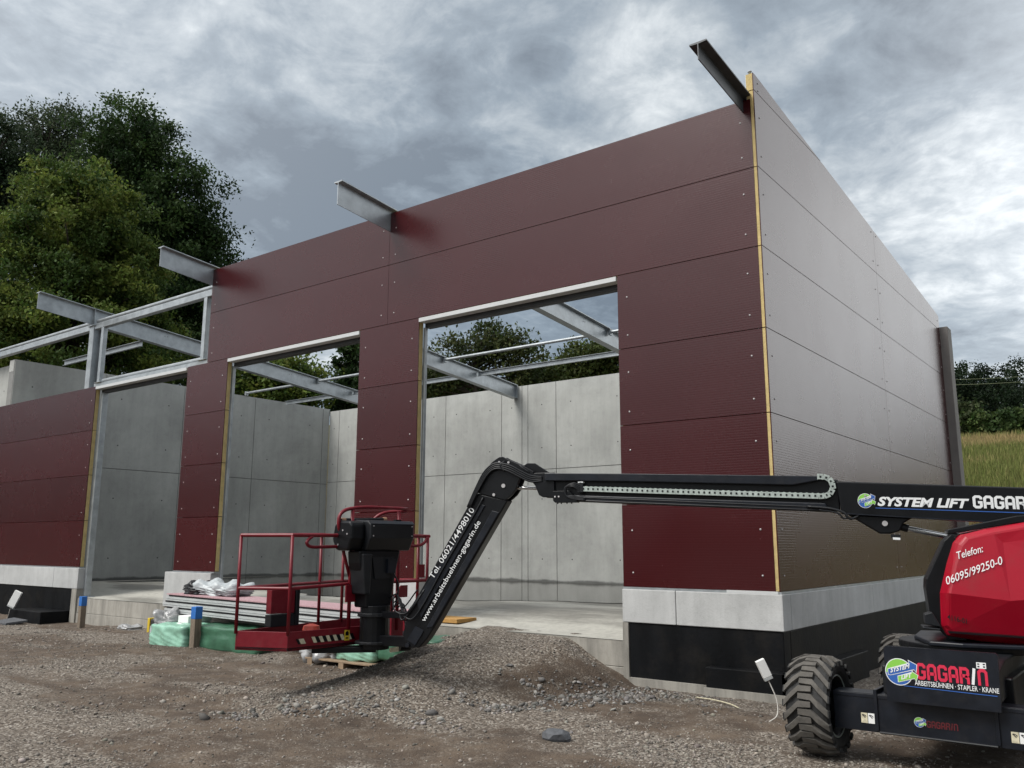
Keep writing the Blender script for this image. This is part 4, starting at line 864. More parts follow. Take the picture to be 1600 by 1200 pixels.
# crease at z = 0.10 between the right (vertex 11) and left (vertex 5) of the inner ring
cr0, cr1 = len(vs), len(vs)+1; vs += [bq(-0.27, 0.075, 0.588), bq(-0.27, 0.53, 0.50)]
fs += [tuple([2*n+5, 2*n+6, 2*n+7, cr0]), (2*n+7, 2*n+8, 2*n+9, 2*n+10, 2*n+11, cr0), (2*n+11, 2*n+12, 2*n+13, 2*n+0, 2*n+1, cr1, cr0), (2*n+1, 2*n+2, cr1), (2*n+2, 2*n+3, 2*n+4, 2*n+5, cr0, cr1)]
mb.add(vs, fs, M_LRED); hood_o = mb.build('engine_hood', LIFT, bevel=0.02)
mb = MB(); mb.prism([bq(*p, 0.586) for p in [(0.19, -0.19), (-1.50, -0.255), (-1.50, -0.245), (0.19, -0.178)]], BN*-0.2, M_BLK); 
mb.build('hood_seam', hood_o)
mb = MB()
def cmap(p0, p1, cap): return lambda tx, ty: bq(p0[0]+(p1[0]-p0[0])*tx, p0[1]+(p1[1]-p0[1])*tx+cap*ty, offz(p0[1]+(p1[1]-p0[1])*tx+cap*ty)+0.010)
write(mb, 'Telefon:', cmap((0.083, 0.395), (-0.115, 0.457), 0.060), M_WHITE, 0, 0.004); mb.build('hood_lettering', hood_o); mb = MB(); write(mb, '06095/99250-0', cmap((0.18, 0.19), (-0.245, 0.362), 0.064), M_WHITE, 0, 0.004); mb.build('hood_lettering', hood_o); mb = MB()
write(mb, '4116-01', cmap((0.19, -0.085), (0.05, -0.118), 0.04), M_PDARK, 0, 0.012)
mb.build('hood_lettering', hood_o)
mb = MB(); mb.prism([bq(*p, -0.15) for p in cov], BN*-0.42, M_LRED); mb.build('engine_hood', LIFT, bevel=0.05)
fr = [(0.10, 0.60), (0.156, 0.546), (0.316, 0.228), (0.325, 0.155), (0.31, -0.075), (0.25, -0.18), (0.18, -0.26), (0.05, -0.26), (0.05, 0.55)]
mb = MB(); bprism(mb, fr, 0.12, 0.44, M_BLK); bprism(mb, [(0.30, -0.03), (0.36, -0.05), (0.36, -0.13), (0.24, -0.15)], 0.40, 0.55, M_BLK2); bprism(mb, [(0.25, -0.16), (0.38, -0.15), (0.38, -0.165), (0.25, -0.175)], 0.30, 0.56, M_BLK2)
bprism(mb, [(0.12, 0.60), (0.12, 0.64), (-0.40, 0.75), (-1.0, 0.78), (-1.0, 0.70), (-0.40, 0.69)], 0.14, 0.42, M_BLK); mb.build('turret_frame', LIFT, bevel=0.01)
mb = MB(); bprism(mb, [(-0.2, 0.62), (-1.75, 0.62), (-1.6, -0.27), (0.1, -0.27)], -0.14, 0.14, M_BLK); mb.build('turret_post', LIFT, bevel=0.02)
mb = MB(); mb.tube([bq(0.47, 0.676, 0.02), bq(0.40, 0.655, 0.02)], 0.034, M_BLK, 14); mb.tube([bq(0.40, 0.655, 0.02), bq(0.05, 0.576, 0.02)], 0.024, M_CHROME, 14); mb.tube([bq(0.08, 0.583, 0.02), bq(-0.7, 0.40, 0.02)], 0.05, M_BLK, 14); mb.build('lift_cylinder', LIFT)
mb = MB(); bprism(mb, [(0.47, 0.60), (0.55, 0.605), (0.55, 0.575), (0.47, 0.57)], 0.06, 0.09, M_BLK2); bprism(mb, [(0.475, 0.575), (0.535, 0.578), (0.535, 0.558), (0.475, 0.555)], 0.091, 0.10, M_WHITE); mb.build('limit_switch', LIFT)
mb = MB(); mb.tube([(2.0, -1.0, -0.36), (2.0, -1.0, -0.30)], 0.55, M_BLK, 40); mb.prism([bq(s, -0.302, o) for s, o in ((0.34, -0.5), (0.42, 0.0), (0.34, 0.50), (0.1, 0.60), (-1.4, 0.58), (-1.5, -0.55))], (0, 0, 0.035), M_NAVY); mb.build('turntable', LIFT, bevel=0.01)
mb = MB(); mb.prism([(1.55, -1.95, -0.86), (2.45, -1.95, -0.86), (2.45, -0.05, -0.86), (1.55, -0.05, -0.86)], (0, 0, 0.40), M_BLK)
mb.prism([(1.6, -2.24, -0.40), (1.6, -1.9, -0.34), (1.6, -0.1, -0.34), (1.6, 0.2, -0.45), (1.6, 0.2, -0.5), (1.6, -2.24, -0.62)], (0.8, 0, 0), M_BLK2); mb.build('chassis', LIFT, bevel=0.015)
def axle(y, name='axle'):
    mb = MB(); s = -1 if y < -1 else 1
    pr = [(y-0.13, -0.905), (y+0.13, -0.905), (y+0.13, -0.66), (y+0.05, -0.622), (y-0.13, -0.622)]
    mb.prism([(1.22, a, b) for a, b in pr], (1.56, 0, 0), M_NAVY)
    mb.prism([(1.53, y-0.145, -0.89), (1.53, y+0.14, -0.89), (1.53, y+0.14, -0.59), (1.53, y-0.145, -0.59)], (0.025, 0, 0), M_NAVY); mb.prism([(2.355, y-0.145, -0.89), (2.355, y+0.14, -0.89), (2.355, y+0.14, -0.59), (2.355, y-0.145, -0.59)], (0.025, 0, 0), M_NAVY)
    mb.box((1.22, y-0.135, -0.655), (2.78, y-0.131, -0.628), M_NAVY)
    return mb.build(name, LIFT, bevel=0.008)
ax = axle(-2.12); axle(0.12)
mb = MB(); mb.tube([(1.56, -2.262, -0.90), (2.36, -2.262, -0.90)], 0.008, M_BLK2, 8); mb.build('towing_edge', ax)
mb = MB()
for x0, z0 in ((1.425, -0.845), (2.447, -0.86)):
    for k in (0, 1):
        mb.add([(x0+k*0.052, -2.2525, z0), (x0+0.048+k*0.052, -2.2525, z0), (x0+0.048+k*0.052, -2.2525, z0+0.075), (x0+k*0.052, -2.2525, z0+0.075)], [(0, 1, 2, 3)], M_CREAM if k == 0 else M_PAPER)
        v, f = ribbon([(x0+k*0.052+0.024+0.013*math.cos(a)*(1 if i < 8 else .8), z0+0.038+0.022*math.sin(a*0.5+0.4)) for i, a in enumerate(np.linspace(0, 5.5, 12))], 0.006); mb.add([(p[0], -2.254, p[1]) for p in v], f, M_PDARK)
mb.build('lashing_sticker', ax)
mb = MB(); logo(mb, lambda x, y, k: (1.845+x*0.036, -2.2525-k*0.0006, -0.795+y*0.036)); techno(mb, 'GAGARIN', lambda x, y: (1.90+x*0.038, -2.253, -0.825+y*0.045), mat('faded_red', (0.10, 0.008, 0.012), 0.5), 0.86, 0.2); mb.build('small_logo', ax)
# sign plate
mb = MB(); mb.prism([(1.652, -2.345, -0.65), (2.415, -2.345, -0.65), (2.425, -2.345, -0.262), (2.41, -2.345, -0.247), (1.667, -2.345, -0.247), (1.652, -2.345, -0.262)], (0, 0.02, 0), M_NAVY); sg = mb.build('sign_plate', LIFT)
SY = -2.347
mb = MB(); logo(mb, lambda x, y, k: (1.752+x*0.098, SY-k*0.0006, -0.43+y*0.098))
techno(mb, 'GAGARIN', lambda x, y: (1.885+x*0.0845, SY-0.001, -0.470-x*0.0015+y*0.106), M_DRED, 0.86, 0.215, m_i=M_WHITE)
write(mb, 'ARBEITSBÜHNEN · STAPLER · KRANE', lambda tx, ty: (1.858+tx*0.555, SY-0.001, -0.515-tx*0.006+ty*0.034), M_WHITE, 0, 0.006)
mb.add([(1.78, SY-0.001, -0.530), (2.40, SY-0.001, -0.544), (2.40, SY-0.001, -0.538), (1.78, SY-0.001, -0.525)], [(0, 1, 2, 3)], M_DBLU)
for a, b, m, k in (((2.282, -0.36), (2.345, -0.318), M_WHITE, 0.002), ((2.289, -0.352), (2.302, -0.342), M_NAVY, 0.003), ((2.325, -0.352), (2.338, -0.342), M_NAVY, 0.003), ((2.289, -0.334), (2.302, -0.325), M_NAVY, 0.003), ((2.325, -0.334), (2.338, -0.325), M_NAVY, 0.003)):
    mb.add([(a[0], SY-k, a[1]), (b[0], SY-k, a[1]), (b[0], SY-k, b[1]), (a[0], SY-k, b[1])], [(0, 1, 2, 3)], m)
mb.build('sign_lettering', sg)
# wheels
def wheel(cx, cy, inner):
    e = bpy.data.objects.new('wheel', None); COL.objects.link(e); e.parent = LIFT; C0 = Vector((cx, cy, GZ+0.386)); e.location = C0-Vector(LIFT.location)
    R = 0.352; hw = 0.168
    prof = [(-hw*0.80, 0.235), (-hw*0.98, 0.27), (-hw*1.02, 0.30), (-hw*0.95, 0.334), (-hw*0.8, R-0.006), (-hw*0.4, R), (0, R+0.002), (hw*0.4, R), (hw*0.8, R-0.006), (hw*0.95, 0.334), (hw*1.02, 0.30), (hw*0.98, 0.27), (hw*0.80, 0.235)]
    ns = 48; vs = []; fs = []; k = len(prof)
    for i in range(ns):
        t = 2*math.pi*i/ns
        for a, r in prof: vs.append((cx+a, cy+r*math.cos(t), C0.z+r*math.sin(t)))
    for i in range(ns):
        j = (i+1) % ns
        for q in range(k-1): fs.append((i*k+q, i*k+q+1, j*k+q+1, j*k+q))
    mb = MB(); mb.add(vs, fs, M_RUB)
    nl = 20
    for side in (-1, 1):
        for i in range(nl):
            t0 = 2*math.pi*(i+(0.5 if side > 0 else 0))/nl
            cl = [(side*hw*1.03, 0.20), (side*hw*0.62, 0.02), (side*hw*0.30, -0.12), (side*-hw*0.30, -0.13)]   # axial, angle
            wd = [0.085, 0.080, 0.078, 0.070]; ht = [0.012, 0.034, 0.036, 0.034]
            cl2 = []
            for (a, g), w_, h_ in zip(cl, wd, ht):
                for rr, gg in ((0, -1), (h_, -1), (h_, 1), (0, 1)):
                    rb = R-0.004 if abs(a) < hw*0.9 else 0.340
                    taper = 1.0 if rr == 0 else 0.82
                    t = t0+g*1.0+gg*w_*0.95*taper
                    cl2.append((cx+a, cy+(rb+rr)*math.cos(t), C0.z+(rb+rr)*math.sin(t)))
            f2 = []
            for q in range(3):
                for b_ in range(4): f2.append((q*4+b_, q*4+(b_+1) % 4, q*4+4+(b_+1) % 4, q*4+4+b_))
            f2 += [(0, 1, 2, 3), (15, 14, 13, 12)]
            mb.add(cl2, f2, M_LUG)
            # shoulder block running down the sidewall
            sh = []
            for a, r, hgt in ((side*hw*1.03, 0.342, 0.008), (side*hw*1.035, 0.310, 0.004)):
                for dx, gg in ((-0.006*side, -1), (0.010*side, -1), (0.010*side, 1), (-0.006*side, 1)):
                    t = t0+0.20+gg*0.075; sh.append((cx+a+dx, cy+(r+hgt)*math.cos(t), C0.z+(r+hgt)*math.sin(t)))
            mb.add(sh, [(0, 1, 5, 4), (1, 2, 6, 5), (2, 3, 7, 6), (3, 0, 4, 7), (0, 3, 2, 1), (4, 5, 6, 7)], M_RUB)
    ty = mb.build('tyre', e)
    mb = MB(); prof = [(-hw*0.80, 0.24), (-hw*0.83, 0.232), (-hw*0.76, 0.222), (-hw*0.5, 0.205), (hw*0.0, 0.20), (hw*0.5, 0.205), (hw*0.76, 0.222), (hw*0.83, 0.232), (hw*0.80, 0.24)]; vs = []; fs = []; k = len(prof); ns = 40
    for i in range(ns):
        t = 2*math.pi*i/ns
        for a, r in prof: vs.append((cx+a, cy+r*math.cos(t), C0.z+r*math.sin(t)))
    for i in range(ns):
        j = (i+1) % ns
        for q in range(k-1): fs.append((i*k+q, i*k+q+1, j*k+q+1, j*k+q))
    mb.add(vs, fs, M_BLK2)
    s = 1 if inner > 0 else -1
    mb.tube([(cx+s*0.02-0.006, cy, C0.z), (cx+s*0.02+0.006, cy, C0.z)], 0.203, M_BLK, 32); mb.tube([(cx-s*0.06, cy, C0.z), (cx-s*0.10, cy, C0.z)], 0.10, M_BLK, 20)
    ring = [(cx+s*hw*0.84, cy+0.236*math.cos(t), C0.z+0.236*math.sin(t)) for t in np.linspace(0, 2*math.pi, 40, endpoint=False)]; mb.tube(ring, 0.006, M_CHAIN, 6, closed=True)
    mb.build('rim', e)
    mb = MB(); mb.tube([(cx+s*0.02, cy, C0.z), (cx+s*0.24, cy, C0.z)], 0.115, M_BLK, 24); mb.build('hub', e)
for cx, cy in ((1.065, -2.12), (2.935, -2.12), (1.20, 0.16), (2.80, 0.16)): wheel(cx, cy, 1 if cx < 2 else -1)

# ------------------------------------------------------------------ things lying about
def g1(x, y): return float(gz(np.array([x]), np.array([y]))[0])
def sheet_panel(z, label, top, dx=0.0):
    x0, y0, x1, y1 = -10.85+dx, -0.80, -4.9+dx, -1.02
    mb = MB(); w = np.array([0.05, 0.66, 0]); p = [np.array([x0, y0, z]), np.array([x1, y1, z-0.05])]
    up = np.array([0, 0, 1.0])
    def lay(a, b, m, ins=0.0): mb.prism([p[0]+up*a+np.array([ins, ins, 0]), p[1]+up*a+np.array([-ins, ins, 0]), p[1]+w+up*a+np.array([-ins, -ins, 0]), p[0]+w+up*a+np.array([ins, -ins, 0])], up*(b-a), m)
    lay(0, 0.020, M_PSKIN); lay(0.0201, 0.030, M_GALV, 0.006); lay(0.0301, 0.066, M_PSKIN); lay(0.0661, 0.098, M_PDARK, 0.03)  # dark top layer stands in for the shaded gap between stacked panels
    if top: lay(0.0981, 0.116, M_PINK)
    return props(mb.build('cladding_panel'), label, 'panel', 'cladding panels lying in a stack')
sheet_panel(-0.672, 'grey cladding panel lying lowest in the flat stack before the slab', False, 0.06)
sheet_panel(-0.572, 'grey cladding panel lying in the middle of the flat stack', False, 0.0)
sheet_panel(-0.472, 'top cladding panel of the flat stack with a pinkish speckled face', True, 0.10)
def cushion(name, x0, x1, y0, y1, z0, z1, m, parent=None, seed=0, amp=0.02, rotz=0.0, nx=14, ny=10, nz=8, rnd=0.10):
    """a soft wrapped block: a subdivided box with rounded corners and wrinkles"""
    bm = bmesh.new(); bmesh.ops.create_cube(bm, size=2); bmesh.ops.subdivide_edges(bm, edges=bm.edges, cuts=15, use_grid_fill=True)
    rng = random.Random(seed); ph = [rng.uniform(0, 6) for _ in range(8)]
    cx, cy, cz = (x0+x1)/2, (y0+y1)/2, (z0+z1)/2; hx, hy, hz = (x1-x0)/2, (y1-y0)/2, (z1-z0)/2
    for v in bm.verts:
        p = v.co; s = Vector([math.copysign(abs(c)**0.95, c) for c in p]); l = max(1.0, (abs(s.x)**14+abs(s.y)**14+abs(s.z)**14)**(1/14)); s = s/l
        w = amp*(abs(math.sin(p.x*hx*11+ph[0]+p.z*4+2*math.sin(p.z*3+ph[3])))*1.2+math.sin(p.z*hz*23+ph[1]+p.x*3+2*math.sin(p.x*hx*6+ph[4]))*0.8+0.7*math.sin(p.y*hy*19+ph[2]+p.x*hx*13)+0.22*rng.uniform(-1, 1))
        q = Vector((s.x*hx, s.y*hy, s.z*hz)); nn = Vector((s.x**5, s.y**5, s.z**5)); nn = nn.normalized() if nn.length > 0 else nn
        q += nn*w; q.rotate(Matrix.Rotation(rotz, 3, 'Z')); v.co = q+Vector((cx, cy, cz))
    me = bpy.data.meshes.new(name); bm.to_mesh(me); bm.free(); me.materials.append(m); return link(name, me, parent, smooth=True)
e = empty('wrapped_bale', (-9.1, -0.85, GZ), 'long insulation bale in green foil lying beneath the left end of the panel stack', 'bale', 'bales in green foil')
cushion('bale_body', -9.55, -7.75, -1.15, -0.45, -1.16, -0.80, M_GWRAPD, e, 3, 0.012, 0.06); cushion('bale_end', -10.30, -9.40, -1.32, -0.55, -1.18, -0.82, M_GWRAP, e, 4, 0.014, 0.05)
e = empty('wrapped_bale', (-5.4, -0.9, GZ), 'mint green foil bale on a pallet beneath the red basket', 'bale', 'bales in green foil')
cushion('bale_body', -5.30, -4.2, -1.02, -0.35, -1.02, -0.72, M_GWRAPD, e, 5, 0.008, 0.03); cushion('bale_end', -5.95, -5.22, -1.12, -0.40, -1.06, -0.74, M_GWRAP, e, 6, 0.014, 0.03)
o = cushion('plastic_bag', -10.62, -10.26, -1.02, -0.66, -1.16, -0.70, M_BAG, None, 8, 0.05); props(o, 'crumpled clear plastic bag hanging beside the white foam blocks', 'bag')
o = cushion('plastic_bag', -6.62, -5.98, -1.15, -0.60, -1.06, -0.80, M_BAG, None, 9, 0.06); props(o, 'crumpled grey plastic sheeting beside the mint green bale on the pallet', 'bag')
o = cushion('plastic_bag', -10.15, -9.15, -0.62, -0.22, -0.36, -0.20, M_WBAG, None, 12, 0.045); props(o, 'crumpled white plastic bag lying on the panel stack', 'bag')
o = cushion('dark_bag', -10.42, -10.02, -0.66, -0.34, -0.36, -0.22, M_BLK2, None, 13, 0.04); props(o, 'small crumpled black bag beside the white bag on the stack', 'bag')
mb = MB(); mb.box((-10.02, -1.0, -0.80), (-9.72, -0.55, -0.685), M_PAPER); props(mb.build('foam_block', bevel=0.008), 'white foam block directly under the panel stack', 'foam block', 'white foam spacer blocks')
mb = MB(); mb.box((-10.04, -1.02, -0.825-0.0), (-9.74, -0.55, -0.805), M_PAPER); props(mb.build('foam_block', bevel=0.008), 'thin white foam block resting on the green bale', 'foam block', 'white foam spacer blocks')
mb = MB()
for i in range(5): mb.box((-6.45+i*0.001, -1.22+i*0.2, -1.085), (-5.0, -1.06+i*0.2, -1.062), M_PALLET)
for x in (-6.4, -5.75, -5.1): mb.box((x, -1.22, -1.20), (x+0.1, -0.3, -1.086), M_PALLET)
props(mb.build('pallet', bevel=0.004), 'low wooden pallet under the mint green bale', 'pallet')
def stake(x, y, h, w, label, tilt=0.0):
    z = g1(x, y); e = empty('marker_post', (x, y, z), label, 'post', 'wooden posts with blue tops')
    mb = MB(); mb.box((x-w/2, y-w/2, z-0.1), (x+w/2, y+w/2, z+h*0.70), M_WOOD); mb.build('post_shaft', e, bevel=0.006)
    mb = MB(); mb.box((x-w/2-0.002, y-w/2-0.002, z+h*0.70), (x+w/2+0.002, y+w/2+0.002, z+h), M_BLUE); mb.build('blue_top', e, bevel=0.006)
stake(-9.12, -1.24, 0.63, 0.125, 'grey wooden post with a blue top standing before the green bale')
stake(-14.25, -0.50, 0.62, 0.11, 'brown wooden post with a blue top beside the left end of the slab')
e = empty('yellow_case', (-11.3, -0.35, GZ), 'dark case with a yellow end standing against the slab edge', 'case')
mb = MB(); mb.box((-11.85, -0.42, -1.17), (-11.1, -0.06, -0.88), M_PDARK); mb.build('case_body', e, bevel=0.02)
mb = MB(); mb.box((-11.93, -0.43, -1.17), (-11.855, -0.05, -0.86), M_YEL); mb.box((-11.945, -0.40, -1.14), (-11.93, -0.30, -0.9), M_PDARK); mb.build('case_end', e, bevel=0.012)
def tag_light(base, top, size, yaw, tilt, label, wire):
    e = empty('earthing_tag', base, label, 'tag', 'white tags on bent wires')
    mb = MB(); mb.tube(smooth_path(wire, 6), 0.006, mat('wire_white', (0.5, 0.48, 0.44), 0.6), 6); mb.build('wire', e, smooth=True)
    M = Matrix.Translation(Vector(top)) @ Matrix.Rotation(yaw, 4, 'Z') @ Matrix.Rotation(tilt, 4, 'Y')
    mb = MB(); w, d, h = size; mb.box((-w/2, -d/2, 0), (w/2, d/2, h), M_PAPER, M); mb.box((-w/2+0.001, -d/2+0.001, -0.03), (w/2-0.001, d/2-0.001, -0.001), M_PSKIN, M); mb.build('tag_box', e, bevel=0.004)
g0 = g1(0.32, -1.05)
tag_light((0.30, -1.05, g0), (0.235, -1.10, g0+0.40), (0.085, 0.055, 0.17), YAW, -0.42, 'white tag on a bent wire in front of the black plinth beside the tyre', [(0.26, -1.2, g0+0.0), (0.32, -1.12, g0+0.06), (0.31, -1.09, g0+0.2), (0.235, -1.10, g0+0.385)])
g0 = g1(-17.1, -0.7)
tag_light((-17.1, -0.7, g0), (-16.93, -0.72, g0+0.33), (0.16, 0.06, 0.34), YAW, 0.42, 'white tag on a thin wire before the black plinth at the far left', [(-17.15, -0.7, g0), (-17.08, -0.7, g0+0.1), (-16.95, -0.72, g0+0.32)])
mb = MB(); mb.tube(smooth_path([(-0.85, -0.42, g1(-0.85, -0.42)+0.02), (-0.6, -0.55, g1(-0.6, -0.55)+0.03), (-0.35, -0.68, g1(-0.35, -0.68)+0.025), (-0.2, -0.8, g1(-0.2, -0.8)+0.01)], 6), 0.007, M_CREAM, 6); props(mb.build('cable', smooth=True), 'short pale cable lying on the dirt before the black plinth', 'cable')
mb = MB(); mb.box((-5.6, 0.25, -0.62), (-4.9, 0.7, -0.565), M_OCHRE, None); props(mb.build('board', bevel=0.004), 'ochre insulation board lying on the slab behind the basket', 'board')
o = cushion('paper_scrap', -12.95, -12.55, -0.42, -0.2, -1.14, -1.08, M_BAG, None, 21, 0.03); props(o, 'crumpled pale sheet lying on the ground at the slab edge', 'scrap')
for i, (x, y, lab) in enumerate(((-18.4, -0.75, 'grey-green slab of stone leaning at the far left plinth'), (-16.4, -0.95, 'flat grey plate on the dirt beside the left black footing'))):
    mb = MB(); z = g1(x, y); mb.prism([(x-0.35, y-0.2, z+0.0), (x+0.35, y-0.22, z), (x+0.4, y+0.2, z+0.04), (x-0.25, y+0.2, z+0.06)], (0, 0, 0.05), M_ROCK); props(mb.build('stone_plate', bevel=0.01), lab, 'stone')

# ------------------------------------------------------------------ vegetation
def leaves(rng, centres, radii, nper, size, cols, flat=0.75, droop=0.0):
    n = len(centres); tot = n*nper
    ci = np.repeat(np.arange(n), nper)
    off = rng.normal(size=(tot, 3))*0.45; l = np.linalg.norm(off, axis=1); off /= np.maximum(1, l/1.15)[:, None]
    P = centres[ci]+off*radii[ci][:, None]*np.array([1, 1, flat])
    a = rng.normal(size=(tot, 3)); a[:, 2] -= droop; a /= np.linalg.norm(a, axis=1)[:, None]
    nrm = rng.normal(size=(tot, 3))*0.8+np.array([0, 0, 0.9]); b = np.cross(nrm, a); b /= np.linalg.norm(b, axis=1)[:, None]
    s = size*rng.uniform(0.6, 1.35, tot)[:, None]
    V = np.stack([P-a*s*0.5, P+b*s*0.27, P+a*s*0.5, P-b*s*0.27], 1).reshape(-1, 3)
    F = np.arange(tot*4).reshape(-1, 4)
    c = cols[ci]*rng.uniform(0.75, 1.3, (tot, 1)); c = c*(1+rng.normal(0, 0.06, (tot, 3)))
    return V, F, np.repeat(np.clip(c, 0.003, 0.6), 4, 0)
def tree(name, label, group, base, blobs, nclump, nper, leaf, col, col2, seed, clump=0.75, shell=0.5, trunk_r=0.3, droop=0.0, limbs=60):
    rng = np.random.default_rng(seed)
    B = np.array([list(c)+list(r) for c, r in blobs], float)
    area = (B[:, 3]*B[:, 4]+B[:, 3]*B[:, 5]+B[:, 4]*B[:, 5]); area = area/area.sum()
    k = rng.choice(len(B), nclump, p=area)
    d = rng.normal(size=(nclump, 3)); d /= np.linalg.norm(d, axis=1)[:, None]
    rad = (shell+(1.04-shell)*rng.random(nclump)**0.6)*(1+0.14*rng.normal(size=nclump))
    c = B[k, :3]+d*rad[:, None]*B[k, 3:]
    cr = clump*rng.uniform(0.55, 1.35, nclump)
    t = rng.random((nclump, 1))**1.4
    cols = np.array(col)[None]*(1-t)+np.array(col2)[None]*t
    V, F, C = leaves(rng, c, cr, nper, leaf, cols, 0.72, droop)
    e = empty(name, tuple(base), label, 'tree', group)
    link('crown', arrays_mesh('crown', V, F, [M_LEAF], C), e)
    mb = MB(); base = np.array(base, float); top = B[np.argmax(B[:, 2]), :3]+np.array([0, 0, B[:, 5].max()*0.55]); mid = np.average(B[:, :3], axis=0, weights=area)
    tp = smooth_path([base-np.array([0, 0, 0.3]), base+(mid-base)*0.5+rng.normal(size=3)*0.15, mid, top], 5)
    mb.tube(tp, list(np.linspace(trunk_r, 0.03, len(tp))), M_BARK, 8)
    for i in rng.choice(nclump, min(limbs, nclump), replace=False):
        zc = c[i]; j = int(np.clip((zc[2]-base[2])/(max(top[2]-base[2], 0.1))*len(tp)*0.75, 1, len(tp)-2)); p0 = np.array(tp[j])
        m1 = p0+(zc-p0)*0.5+np.array([0, 0, 0.08*np.linalg.norm(zc-p0)])+rng.normal(size=3)*0.1
        pth = smooth_path([p0, m1, zc], 4); mb.tube(pth, list(np.linspace(trunk_r*0.22, 0.012, len(pth))), M_BARK, 5)
    mb.build('trunk', e, smooth=True)
def blob(u, v, dep, ru, rv, rd=None):
    k = dep/FPX; return (tuple(at(u, v, dep)), (ru*k, (rd or ru)*k, rv*k))
def foot(u, dep, z=4.6):
    p = at(u, 600, dep); return (p[0], p[1], float(terrain(np.array([p[0]]), np.array([p[1]]))[0]))
DK, DK2 = (0.015, 0.031, 0.011), (0.045, 0.078, 0.022)
LG, LG2 = (0.036, 0.066, 0.016), (0.155, 0.195, 0.042)
GYL, GYL2 = (0.030, 0.045, 0.024), (0.065, 0.085, 0.045)
tree('oak_tree', 'tall dark green oak rising behind the left end of the hall', 'trees behind the hall', foot(245, 40), [blob(205, 225, 40, 62, 62), blob(245, 330, 40, 85, 80), blob(300, 415, 40, 70, 75), blob(180, 330, 40, 60, 90), blob(260, 520, 40, 95, 90)], 620, 230, 0.17, DK, DK2, 1, clump=0.80, shell=0.35, trunk_r=0.4, limbs=90)
tree('linden_tree', 'bright yellow-green rounded tree before the dark oak', 'trees behind the hall', foot(120, 31), [blob(118, 345, 31, 88, 85), blob(70, 440, 31, 120, 95), blob(190, 450, 31, 70, 80), blob(110, 545, 31, 165, 80)], 820, 215, 0.14, LG, LG2, 2, clump=0.52, shell=0.55, trunk_r=0.3, droop=0.5, limbs=50)
tree('willow_tree', 'thin-leaved grey-green tree showing sky through its crown at the left', 'trees behind the hall', foot(85, 48), [blob(45, 215, 48, 42, 62), blob(95, 225, 48, 48, 68), blob(75, 310, 48, 70, 65)], 260, 110, 0.16, GYL, GYL2, 3, clump=0.9, shell=0.25, trunk_r=0.3, limbs=120)
tree('dark_tree', 'dark tree cut off by the left edge of the picture', 'trees behind the hall', foot(-20, 42), [blob(-15, 250, 42, 55, 80), blob(0, 380, 42, 70, 110), blob(-60, 300, 42, 60, 100)], 340, 180, 0.17, DK, GYL, 4, clump=0.85, shell=0.35, trunk_r=0.35)
tree('bush', 'light green bush behind the back wall seen through the middle doorway', 'bushes behind the back wall', foot(445, 38), [blob(445, 600, 38, 65, 45), blob(395, 615, 38, 45, 35)], 170, 90, 0.20, LG, LG2, 5, clump=0.6, shell=0.4, trunk_r=0.12)
tree('conifer', 'narrow dark tree behind the back wall at the edge of the middle doorway', 'bushes behind the back wall', foot(552, 40), [blob(552, 570, 40, 26, 42), blob(560, 620, 40, 42, 40)], 150, 90, 0.18, DK, DK2, 6, clump=0.5, shell=0.3, trunk_r=0.15)
tree('apple_tree', 'loose gnarled fruit tree behind the back wall seen through the right doorway', 'bushes behind the back wall', foot(755, 34), [blob(770, 535, 34, 42, 36), blob(715, 565, 34, 52, 36), blob(810, 570, 34, 38, 46), blob(690, 590, 34, 50, 35)], 190, 62, 0.16, (0.028, 0.042, 0.014), (0.075, 0.085, 0.03), 7, clump=0.55, shell=0.2, trunk_r=0.16, limbs=110)
tree('bush', 'dense green bush behind the back wall at the right doorpost', 'bushes behind the back wall', foot(915, 36), [blob(915, 575, 36, 48, 40), blob(960, 570, 36, 40, 40), blob(850, 600, 36, 60, 30)], 210, 90, 0.17, (0.03, 0.045, 0.012), (0.075, 0.09, 0.025), 8, clump=0.5, shell=0.4, trunk_r=0.12)
tree('bush', 'low dark bush behind the back wall left of the right doorpost', 'bushes behind the back wall', foot(640, 37), [blob(660, 620, 37, 80, 32), blob(760, 625, 37, 80, 28)], 190, 80, 0.18, DK, LG, 9, clump=0.55, shell=0.4, trunk_r=0.1)
